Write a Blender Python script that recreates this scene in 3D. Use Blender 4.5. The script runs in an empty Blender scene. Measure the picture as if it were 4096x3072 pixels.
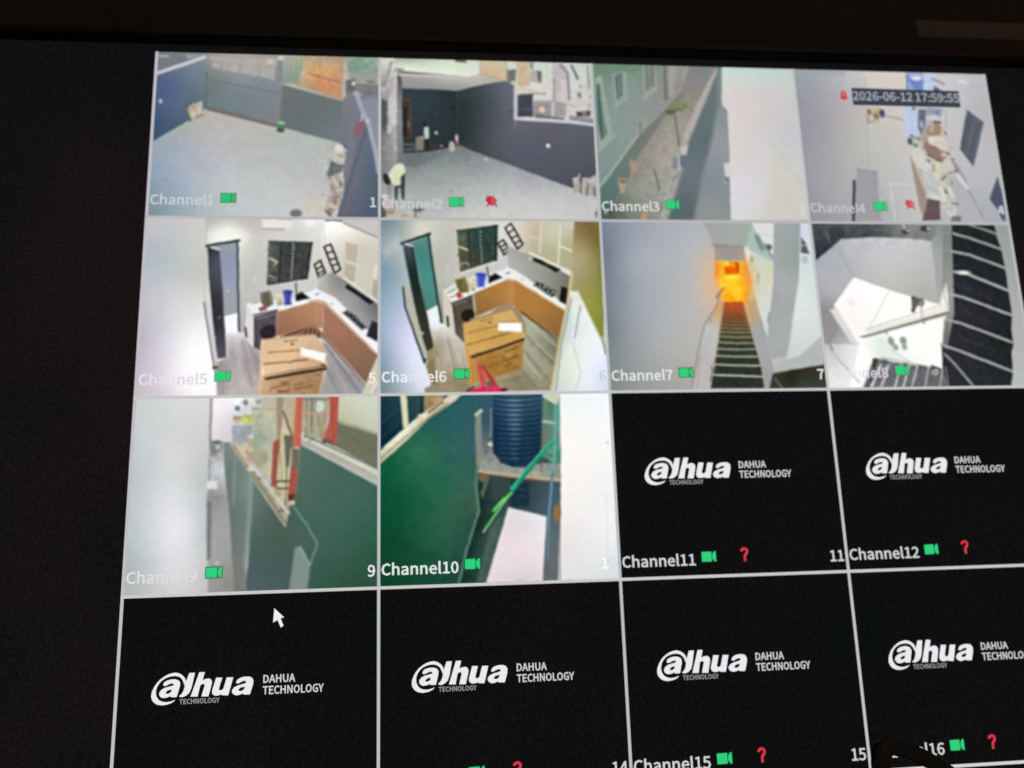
# A television on which a security recorder shows sixteen camera channels, with a cable hanging in front of it.
import bpy, bmesh, math
import numpy as np
from mathutils import Vector, Matrix
from mathutils.geometry import tessellate_polygon

S = 0.0855            # width of one channel in metres; the picture is 4 x 4 channels, 5:4
scene = bpy.context.scene

# ------------------------------------------------------------------ camera
cd = bpy.data.cameras.new('camera'); cam = bpy.data.objects.new('camera', cd); scene.collection.objects.link(cam)
cam.matrix_world = Matrix(([0.995169,0.011392,-0.097517,-0.066147],
    [-0.093168,-0.203709,-0.974588,-0.294528],
    [-0.030968,0.978965,-0.201663,-0.057414], (0, 0, 0, 1)))
cd.sensor_width = 36; cd.lens = 28.587; cd.clip_start = 0.01; cd.clip_end = 50
cd.dof.use_dof = True; cd.dof.focus_distance = 0.256; cd.dof.aperture_fstop = 7.8
scene.camera = cam

# ------------------------------------------------------------------ light: a dim room, the screen is the bright thing
world = bpy.data.worlds.new('World'); scene.world = world; world.use_nodes = True
world.node_tree.nodes['Background'].inputs[0].default_value = (1.0, 0.80, 0.66, 1)
world.node_tree.nodes['Background'].inputs[1].default_value = 0.11
ld = bpy.data.lights.new('added_sheen_light', 'AREA'); ld.shape = 'RECTANGLE'; ld.size = 0.9; ld.size_y = 0.25; ld.energy = 1.2; ld.color = (1.0, 0.88, 0.74)  # added area light out of view, puts a sheen on the cable
lo = bpy.data.objects.new('added_sheen_light', ld); scene.collection.objects.link(lo)
lo.location = (0.5, -1.6, 1.5); lo.rotation_euler = (math.radians(50), 0, math.radians(15))
vs = scene.view_settings; vs.view_transform = 'Standard'; vs.look = 'None'; vs.exposure = 0; vs.gamma = 1; vs.use_curve_mapping = False

# ------------------------------------------------------------------ data: glyph outlines and flat pictures, in channel units (1000 across, 800 down)
FR = {'cap': 264, 'g': {"C":[223,[[47,231],[133,269],[178,258],[215,231],[188,199],[161,220],[135,225],[82,200],[61,129],[81,57],[134,31],[163,38],[194,63],[221,31],[179,-1],[131,-12],[46,25],[13,128]],[[0,2,1],[0,3,2],[17,7,0],[7,6,0],[6,3,0],[6,5,3],[5,4,3],[17,8,7],[17,9,8],[16,9,17],[11,13,12],[16,10,9],[10,13,11],[10,14,13],[16,14,10],[15,14,16]]],"h":[213,[[71,286],[71,202],[71,178],[88,192],[127,202],[176,181],[191,121],[191,-7],[145,-7],[145,115],[138,150],[116,160],[93,153],[71,135],[71,-7],[25,-7],[25,286]],[[15,0,16],[15,1,0],[3,5,4],[15,2,1],[2,5,3],[2,11,5],[11,10,5],[10,6,5],[15,13,2],[13,12,2],[12,11,2],[9,6,10],[15,14,13],[9,7,6],[8,7,9]]],"a":[197,[[44,103],[129,125],[123,149],[97,161],[69,155],[38,139],[19,173],[59,193],[104,202],[160,179],[176,118],[176,-7],[137,-7],[134,16],[141,16],[112,-3],[76,-12],[31,4],[13,50],[130,90],[75,76],[59,51],[66,34],[85,29],[108,34],[130,50]],[[7,9,8],[6,9,7],[6,3,9],[3,2,9],[2,10,9],[5,4,6],[4,3,6],[1,10,2],[0,10,1],[0,19,10],[19,11,10],[18,20,0],[20,19,0],[25,11,19],[18,21,20],[18,22,21],[17,22,18],[24,14,25],[14,11,25],[23,14,24],[17,23,22],[17,13,23],[13,14,23],[17,15,13],[15,12,13],[15,11,14],[16,15,17],[12,11,15]]],"n":[214,[[65,197],[68,169],[60,169],[88,192],[127,202],[176,181],[191,121],[191,-7],[145,-7],[145,115],[138,150],[116,160],[93,153],[71,135],[71,-7],[25,-7],[25,197]],[[3,5,4],[15,0,16],[15,2,0],[2,1,0],[2,5,3],[2,11,5],[11,10,5],[10,6,5],[15,13,2],[13,12,2],[12,11,2],[9,6,10],[15,14,13],[9,7,6],[8,7,9]]],"e":[194,[[39,173],[103,203],[165,176],[186,107],[186,95],[184,81],[60,81],[74,44],[114,28],[136,32],[163,45],[181,12],[146,-6],[108,-12],[39,16],[11,95],[133,149],[104,162],[73,149],[60,117],[142,117]],[[0,2,1],[0,17,2],[17,16,2],[16,3,2],[15,18,0],[18,17,0],[20,3,16],[15,19,18],[15,20,19],[15,3,20],[15,4,3],[15,5,4],[14,6,15],[6,5,15],[14,7,6],[9,11,10],[14,8,7],[8,11,9],[14,11,8],[13,11,14],[13,12,11]]],"l":[99,[[25,286],[71,286],[71,37],[73,30],[75,29],[85,31],[92,-7],[78,-11],[65,-12],[34,1],[25,37]],[[10,1,0],[10,2,1],[9,2,10],[9,3,2],[4,6,5],[9,4,3],[9,6,4],[8,6,9],[8,7,6]]],"0":[194,[[33,233],[97,269],[162,233],[184,129],[162,24],[97,-13],[33,24],[10,129],[126,207],[97,227],[68,207],[55,129],[68,51],[97,30],[126,51],[139,129]],[[0,2,1],[7,10,0],[10,9,0],[9,2,0],[9,8,2],[8,3,2],[7,11,10],[15,3,8],[15,4,3],[6,11,7],[6,12,11],[14,4,15],[6,13,12],[13,4,14],[6,4,13],[6,5,4]]],"1":[194,[[81,34],[81,211],[35,211],[35,244],[70,253],[94,264],[127,264],[127,34],[179,34],[179,-7],[24,-7],[24,34]],[[4,6,5],[4,1,6],[1,7,6],[3,1,4],[2,1,3],[0,7,1],[10,0,11],[10,7,0],[10,8,7],[10,9,8]]],"2":[194,[[98,115],[126,185],[116,216],[85,228],[60,221],[32,196],[4,224],[44,257],[90,269],[150,246],[172,186],[143,104],[80,34],[84,34],[106,35],[184,35],[184,-7],[8,-7],[8,22]],[[7,9,8],[6,9,7],[6,3,9],[3,2,9],[2,10,9],[6,4,3],[5,4,6],[1,10,2],[1,11,10],[0,11,1],[18,11,0],[18,12,11],[13,15,14],[13,16,15],[12,16,13],[18,16,12],[17,16,18]]],"3":[194,[[25,61],[56,37],[90,29],[122,40],[135,70],[120,101],[55,116],[55,151],[113,166],[126,195],[116,219],[90,228],[64,222],[36,201],[9,232],[49,259],[91,268],[150,250],[173,198],[159,154],[127,132],[127,138],[165,116],[182,68],[156,9],[92,-12],[39,0],[0,30]],[[15,17,16],[14,17,15],[14,11,17],[11,10,17],[10,18,17],[13,12,14],[12,11,14],[9,18,10],[9,19,18],[8,19,9],[7,19,8],[7,21,19],[21,20,19],[6,21,7],[6,22,21],[6,5,22],[5,23,22],[4,23,5],[3,23,4],[3,24,23],[27,1,0],[2,24,3],[27,2,1],[26,2,27],[26,24,2],[26,25,24]]],"4":[194,[[0,64],[0,94],[110,264],[156,264],[156,103],[190,103],[190,64],[156,64],[156,-7],[112,-7],[112,64],[113,198],[113,215],[124,215],[116,200],[105,180],[53,103],[112,103],[112,175]],[[1,3,2],[1,12,3],[12,13,3],[13,4,3],[1,11,12],[14,4,13],[15,18,14],[18,4,14],[1,15,11],[15,18,11],[1,16,15],[17,4,18],[1,17,16],[1,4,17],[1,5,4],[1,6,5],[0,6,1],[10,6,0],[9,7,10],[7,6,10],[9,8,7]]],"5":[194,[[24,60],[54,37],[88,29],[122,44],[136,83],[123,120],[89,134],[70,131],[47,118],[23,133],[32,264],[170,264],[170,222],[73,222],[68,166],[76,169],[99,172],[158,151],[183,83],[155,13],[92,-12],[39,-1],[0,28]],[[9,13,10],[13,11,10],[13,12,11],[9,14,13],[15,17,16],[14,17,15],[9,17,14],[9,6,17],[6,5,17],[5,18,17],[9,7,6],[8,7,9],[4,18,5],[4,19,18],[3,19,4],[22,1,0],[2,19,3],[22,2,1],[22,19,2],[21,19,22],[21,20,19]]],"6":[194,[[42,234],[114,269],[152,260],[185,236],[157,206],[135,223],[117,228],[76,207],[61,147],[74,157],[108,167],[165,145],[187,79],[163,13],[105,-12],[38,22],[12,123],[130,41],[142,79],[132,115],[102,128],[80,122],[58,101],[73,47],[106,29]],[[0,2,1],[0,3,2],[0,6,3],[6,5,3],[5,4,3],[16,7,0],[7,6,0],[16,8,7],[9,11,10],[8,11,9],[16,11,8],[16,20,11],[20,19,11],[19,12,11],[16,21,20],[15,22,16],[22,21,16],[18,12,19],[15,23,22],[17,12,18],[17,13,12],[15,24,23],[24,13,17],[15,13,24],[14,13,15]]],"7":[194,[[10,222],[10,264],[185,264],[185,236],[126,125],[109,-7],[61,-7],[82,127],[130,222]],[[0,2,1],[0,3,2],[0,8,3],[8,4,3],[7,4,8],[6,4,7],[6,5,4]]],"8":[194,[[25,111],[56,138],[56,133],[33,157],[21,196],[43,248],[99,268],[156,247],[177,193],[164,153],[142,128],[142,132],[171,108],[186,61],[161,9],[98,-12],[34,9],[9,63],[125,218],[98,229],[74,220],[65,196],[80,166],[114,148],[129,167],[135,191],[122,96],[81,116],[61,96],[52,67],[65,38],[98,27],[129,37],[140,62]],[[5,7,6],[4,20,5],[20,19,5],[19,7,5],[19,18,7],[18,8,7],[4,21,20],[25,8,18],[3,21,4],[3,22,21],[25,9,8],[24,9,25],[23,9,24],[3,23,22],[2,1,3],[1,23,3],[23,11,9],[11,10,9],[1,11,23],[0,11,1],[0,27,11],[27,12,11],[0,28,27],[26,12,27],[17,28,0],[26,13,12],[17,29,28],[33,13,26],[17,30,29],[16,30,17],[32,13,33],[32,14,13],[16,31,30],[31,14,32],[16,14,31],[15,14,16]]],"9":[194,[[37,51],[60,34],[80,29],[119,50],[133,110],[121,99],[86,90],[29,112],[8,178],[32,244],[89,269],[157,236],[183,139],[153,24],[83,-12],[43,-4],[10,21],[64,216],[53,178],[63,142],[92,129],[115,135],[137,158],[122,211],[89,228]],[[9,11,10],[8,17,9],[17,24,9],[24,11,9],[24,23,11],[23,12,11],[8,18,17],[22,12,23],[7,18,8],[7,19,18],[21,12,22],[7,20,19],[21,4,12],[4,13,12],[20,4,21],[7,4,20],[6,4,7],[6,5,4],[3,13,4],[16,1,0],[2,13,3],[16,2,1],[16,13,2],[16,14,13],[15,14,16]]],"-":[121,[[113,117],[113,79],[9,79],[9,117]],[[2,0,3],[2,1,0]]],":":[97,[[27,43],[49,52],[70,43],[79,20],[70,-3],[49,-12],[27,-3],[18,20],[27,184],[49,193],[70,184],[79,161],[70,138],[49,129],[27,138],[18,161]],[[8,10,9],[15,10,8],[15,11,10],[15,12,11],[14,12,15],[14,13,12],[0,2,1],[7,2,0],[7,3,2],[6,3,7],[6,4,3],[6,5,4]]],"?":[166,[[56,43],[77,52],[99,43],[108,20],[99,-3],[77,-12],[56,-3],[47,20],[101,224],[78,233],[57,228],[33,209],[4,235],[41,264],[82,274],[135,256],[155,204],[123,139],[95,70],[53,70],[80,150],[109,203]],[[13,15,14],[12,15,13],[12,9,15],[9,16,15],[11,10,12],[10,9,12],[8,16,9],[21,16,8],[21,17,16],[20,17,21],[19,17,20],[19,18,17],[0,2,1],[0,3,2],[7,3,0],[6,3,7],[6,4,3],[5,4,6]]]}}
FB = {'cap': 264, 'g': {"D":[241,[[101,264],[195,229],[228,129],[195,29],[102,-7],[28,-7],[28,264],[159,59],[180,129],[159,199],[95,223],[75,223],[75,34],[95,34]],[[5,11,6],[11,0,6],[11,1,0],[11,10,1],[10,9,1],[9,2,1],[5,12,11],[8,2,9],[8,3,2],[7,3,8],[13,3,7],[5,13,12],[5,3,13],[5,4,3]]],"A":[213,[[129,264],[221,-7],[172,-7],[148,71],[64,71],[39,-7],[-8,-7],[83,264],[126,141],[112,185],[101,223],[110,223],[99,185],[86,141],[76,111],[135,111]],[[6,10,7],[10,0,7],[10,11,0],[11,1,0],[6,12,10],[12,9,10],[12,9,11],[9,1,11],[8,1,9],[6,13,12],[15,1,8],[6,14,13],[6,4,14],[4,15,14],[4,3,15],[3,1,15],[6,5,4],[2,1,3]]],"H":[255,[[75,264],[75,156],[180,156],[180,264],[227,264],[227,-7],[180,-7],[180,114],[75,114],[75,-7],[28,-7],[28,264]],[[10,0,11],[10,1,0],[2,4,3],[2,5,4],[10,8,1],[8,2,1],[8,7,2],[7,5,2],[10,9,8],[6,5,7]]],"U":[252,[[27,264],[74,264],[74,106],[90,46],[126,31],[164,47],[180,106],[180,264],[225,264],[225,105],[198,14],[126,-12],[55,14],[27,105]],[[13,1,0],[13,2,1],[6,8,7],[6,9,8],[5,9,6],[13,3,2],[12,3,13],[5,10,9],[4,10,5],[12,4,3],[12,10,4],[12,11,10]]],"T":[210,[[4,222],[4,264],[206,264],[206,222],[128,222],[128,-7],[82,-7],[82,222]],[[0,2,1],[0,3,2],[7,3,0],[6,4,7],[4,3,7],[6,5,4]]],"E":[206,[[190,264],[190,222],[75,222],[75,156],[172,156],[172,114],[75,114],[75,35],[194,35],[194,-7],[28,-7],[28,264]],[[10,2,11],[2,0,11],[2,1,0],[10,3,2],[10,6,3],[6,4,3],[6,5,4],[10,7,6],[10,8,7],[10,9,8]]],"C":[223,[[47,231],[133,269],[178,258],[215,231],[188,199],[161,220],[135,225],[82,200],[61,129],[81,57],[134,31],[163,38],[194,63],[221,31],[179,-1],[131,-12],[46,25],[13,128]],[[0,2,1],[0,3,2],[17,7,0],[7,6,0],[6,3,0],[6,5,3],[5,4,3],[17,8,7],[17,9,8],[16,9,17],[11,13,12],[16,10,9],[10,13,11],[10,14,13],[16,14,10],[15,14,16]]],"N":[253,[[72,264],[168,98],[194,49],[184,49],[181,82],[180,123],[180,264],[225,264],[225,-7],[180,-7],[85,159],[59,208],[69,208],[71,176],[73,135],[73,-7],[28,-7],[28,264]],[[16,11,17],[11,0,17],[11,12,0],[12,1,0],[5,7,6],[5,8,7],[16,13,11],[13,10,11],[13,1,12],[16,14,13],[10,1,13],[9,1,10],[16,15,14],[4,8,5],[9,3,1],[3,2,1],[3,8,4],[9,8,3]]],"O":[260,[[45,231],[130,269],[215,231],[247,129],[215,26],[130,-12],[45,26],[13,129],[179,200],[130,225],[80,200],[61,129],[80,57],[130,32],[179,57],[199,129]],[[0,2,1],[7,10,0],[10,9,0],[9,2,0],[9,8,2],[8,3,2],[7,11,10],[15,3,8],[6,11,7],[15,4,3],[6,12,11],[14,4,15],[6,13,12],[13,4,14],[6,4,13],[6,5,4]]],"L":[190,[[75,264],[75,35],[187,35],[187,-7],[28,-7],[28,264]],[[4,0,5],[4,1,0],[4,2,1],[4,3,2]]],"G":[241,[[48,231],[137,269],[186,258],[222,231],[195,199],[168,219],[140,226],[83,200],[61,129],[82,57],[140,31],[163,35],[179,43],[179,99],[124,99],[124,140],[222,140],[222,21],[185,-3],[135,-12],[47,25],[13,128]],[[0,2,1],[0,3,2],[21,7,0],[7,6,0],[6,3,0],[6,5,3],[5,4,3],[21,8,7],[14,16,15],[14,13,16],[13,17,16],[21,9,8],[20,9,21],[12,17,13],[20,10,9],[11,17,12],[10,17,11],[20,17,10],[19,17,20],[19,18,17]]],"Y":[186,[[-12,264],[38,264],[74,187],[86,159],[97,135],[89,135],[101,159],[113,187],[148,264],[198,264],[116,98],[116,-7],[70,-7],[70,98]],[[13,1,0],[13,2,1],[7,9,8],[7,10,9],[6,10,7],[13,3,2],[5,4,6],[4,10,6],[13,4,3],[13,10,4],[12,10,13],[12,11,10]]]}}
LOGO = {'ring': [(259.4,326.0),(254.2,314.2),(245.4,303.9),(234.0,297.0),(219.0,292.7),(204.4,294.5),(189.8,298.7),(175.3,306.4),(161.0,316.7),(148.8,329.8),(138.7,346.6),(132.6,362.6),(131.2,376.8),(134.6,389.5),(143.4,400.6),(156.6,408.3),(175.0,411.3),(193.3,409.1),(207.8,404.5),(217.4,398.6),(222.0,392.7),(217.0,394.5),(204.2,398.5),(189.2,400.5),(174.0,398.0),(161.3,391.8),(153.1,381.2),(148.6,368.8),(148.8,354.0),(152.8,341.1),(160.6,328.5),(171.3,317.8),(186.1,310.1),(201.0,306.0),(218.0,305.3),(231.5,308.4),(241.5,315.4),(248.7,326.0),(253.1,338.3),(255.0,346.2),(257.7,329.3)],'l': [(270.6,296.2),(292.1,296.3),(281.8,348.8),(274.5,368.5),(264.0,378.7),(249.8,384.6),(237.5,383.4),(236.5,379.4),(244.5,373.7),(251.5,360.9),(255.6,346.2),(258.5,329.9)],'a': [(173.7,335.0),(177.6,326.7),(187.3,320.9),(201.7,317.4),(218.2,317.1),(231.2,321.9),(237.6,330.9),(237.2,343.3),(227.9,380.2),(225.2,383.7),(205.6,382.9),(203.4,378.5),(190.1,383.6),(175.7,384.8),(165.7,380.0),(160.4,370.8),(162.1,362.3),(168.7,353.9),(181.2,347.2),(197.6,343.5),(213.0,340.1),(213.1,334.8),(206.3,331.8),(194.8,335.1),(185.9,340.1),(175.5,340.1)],'a_hole': [(184.3,365.0),(192.0,357.8),(206.6,353.5),(205.4,363.7),(195.3,369.6),(187.0,369.7)],'h': [(308.2,294.9),(329.1,295.7),(321.5,325.9),(333.5,321.0),(346.2,319.8),(355.2,325.4),(358.1,336.0),(355.5,348.6),(346.2,386.5),(319.6,385.4),(330.6,345.6),(327.4,339.6),(320.6,339.3),(313.7,344.9),(305.5,385.2),(278.4,384.1),(281.3,376.8)],'u': [(372.9,318.1),(396.2,319.0),(384.8,359.3),(387.3,365.7),(393.8,366.2),(401.7,360.6),(413.1,319.0),(437.9,320.0),(422.0,382.7),(419.4,386.1),(396.7,384.1),(394.5,380.9),(382.9,384.7),(370.2,384.8),(360.7,378.2),(359.2,367.3),(361.8,356.6)],'b': [(449.3,338.2),(453.5,329.8),(462.4,323.9),(477.2,319.6),(495.9,319.2),(508.9,323.3),(515.1,333.9),(514.5,348.4),(504.3,383.1),(501.7,386.4),(479.0,385.4),(476.8,381.0),(465.8,385.4),(451.2,387.6),(440.1,382.5),(434.2,374.2),(435.6,365.6),(442.9,357.2),(457.5,350.5),(474.5,346.8),(487.5,342.3),(487.4,336.5),(479.5,333.9),(467.8,338.1),(460.5,342.9),(450.0,342.6)],'b_hole': [(458.5,366.5),(466.6,359.1),(483.4,356.1),(480.9,366.1),(471.5,371.8),(461.2,371.5)]}
SUB = (237.2, 410.2, 18.3, 151.1)
CURSOR = [(587.9,63.9),(627.6,100.8),(613.2,103.1),(625.5,132.2),(615.1,139.4),(601.7,109.4),(584.6,119.2)]
CABLE = [(0.07805,-0.0125,-0.1944),(0.08133,-0.01328,-0.15007),(0.08231,-0.01347,-0.13622),(0.08295,-0.01293,-0.13091),(0.08482,-0.01206,-0.1271),(0.08801,-0.01152,-0.12627),(0.09218,-0.01173,-0.12771),(0.09727,-0.01252,-0.12971),(0.10262,-0.01329,-0.13281),(0.10898,-0.01347,-0.13752),(0.11893,-0.01291,-0.14542),(0.13498,-0.01204,-0.16135),(0.1596,-0.01152,-0.2008)]
CABLE_R = 0.00267
REFLECTION = (0.1383, 0.2107, 0.1489, 0.1567)
LINE_W = 12.5
LINE_V = [(192, 190, 196), (190, 192, 194), (188, 190, 192), (196, 196, 198), (190, 190, 190)]
LINE_H = [None, (184, 184, 186), (198, 198, 196), (204, 202, 200), (216, 214, 210)]
CAPB = {1:742,2:750,3:752,4:750,5:746,6:746,7:750,8:750,9:750,10:750,11:752,12:752,13:750,14:750,15:752,16:752}
CAPS = {1:1.0,2:1.0,3:1.0,4:1.0,5:1.02,6:1.02,7:1.02,8:1.04,9:1.0,10:1.0,11:1.01,12:1.01,13:1.0,14:1.0,15:1.01,16:1.01}
IX = {1:311,2:314,3:314,4:330,5:318,6:322,7:318,8:330,9:316,10:352,11:356,12:356,13:352,14:352,15:356,16:356}
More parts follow.
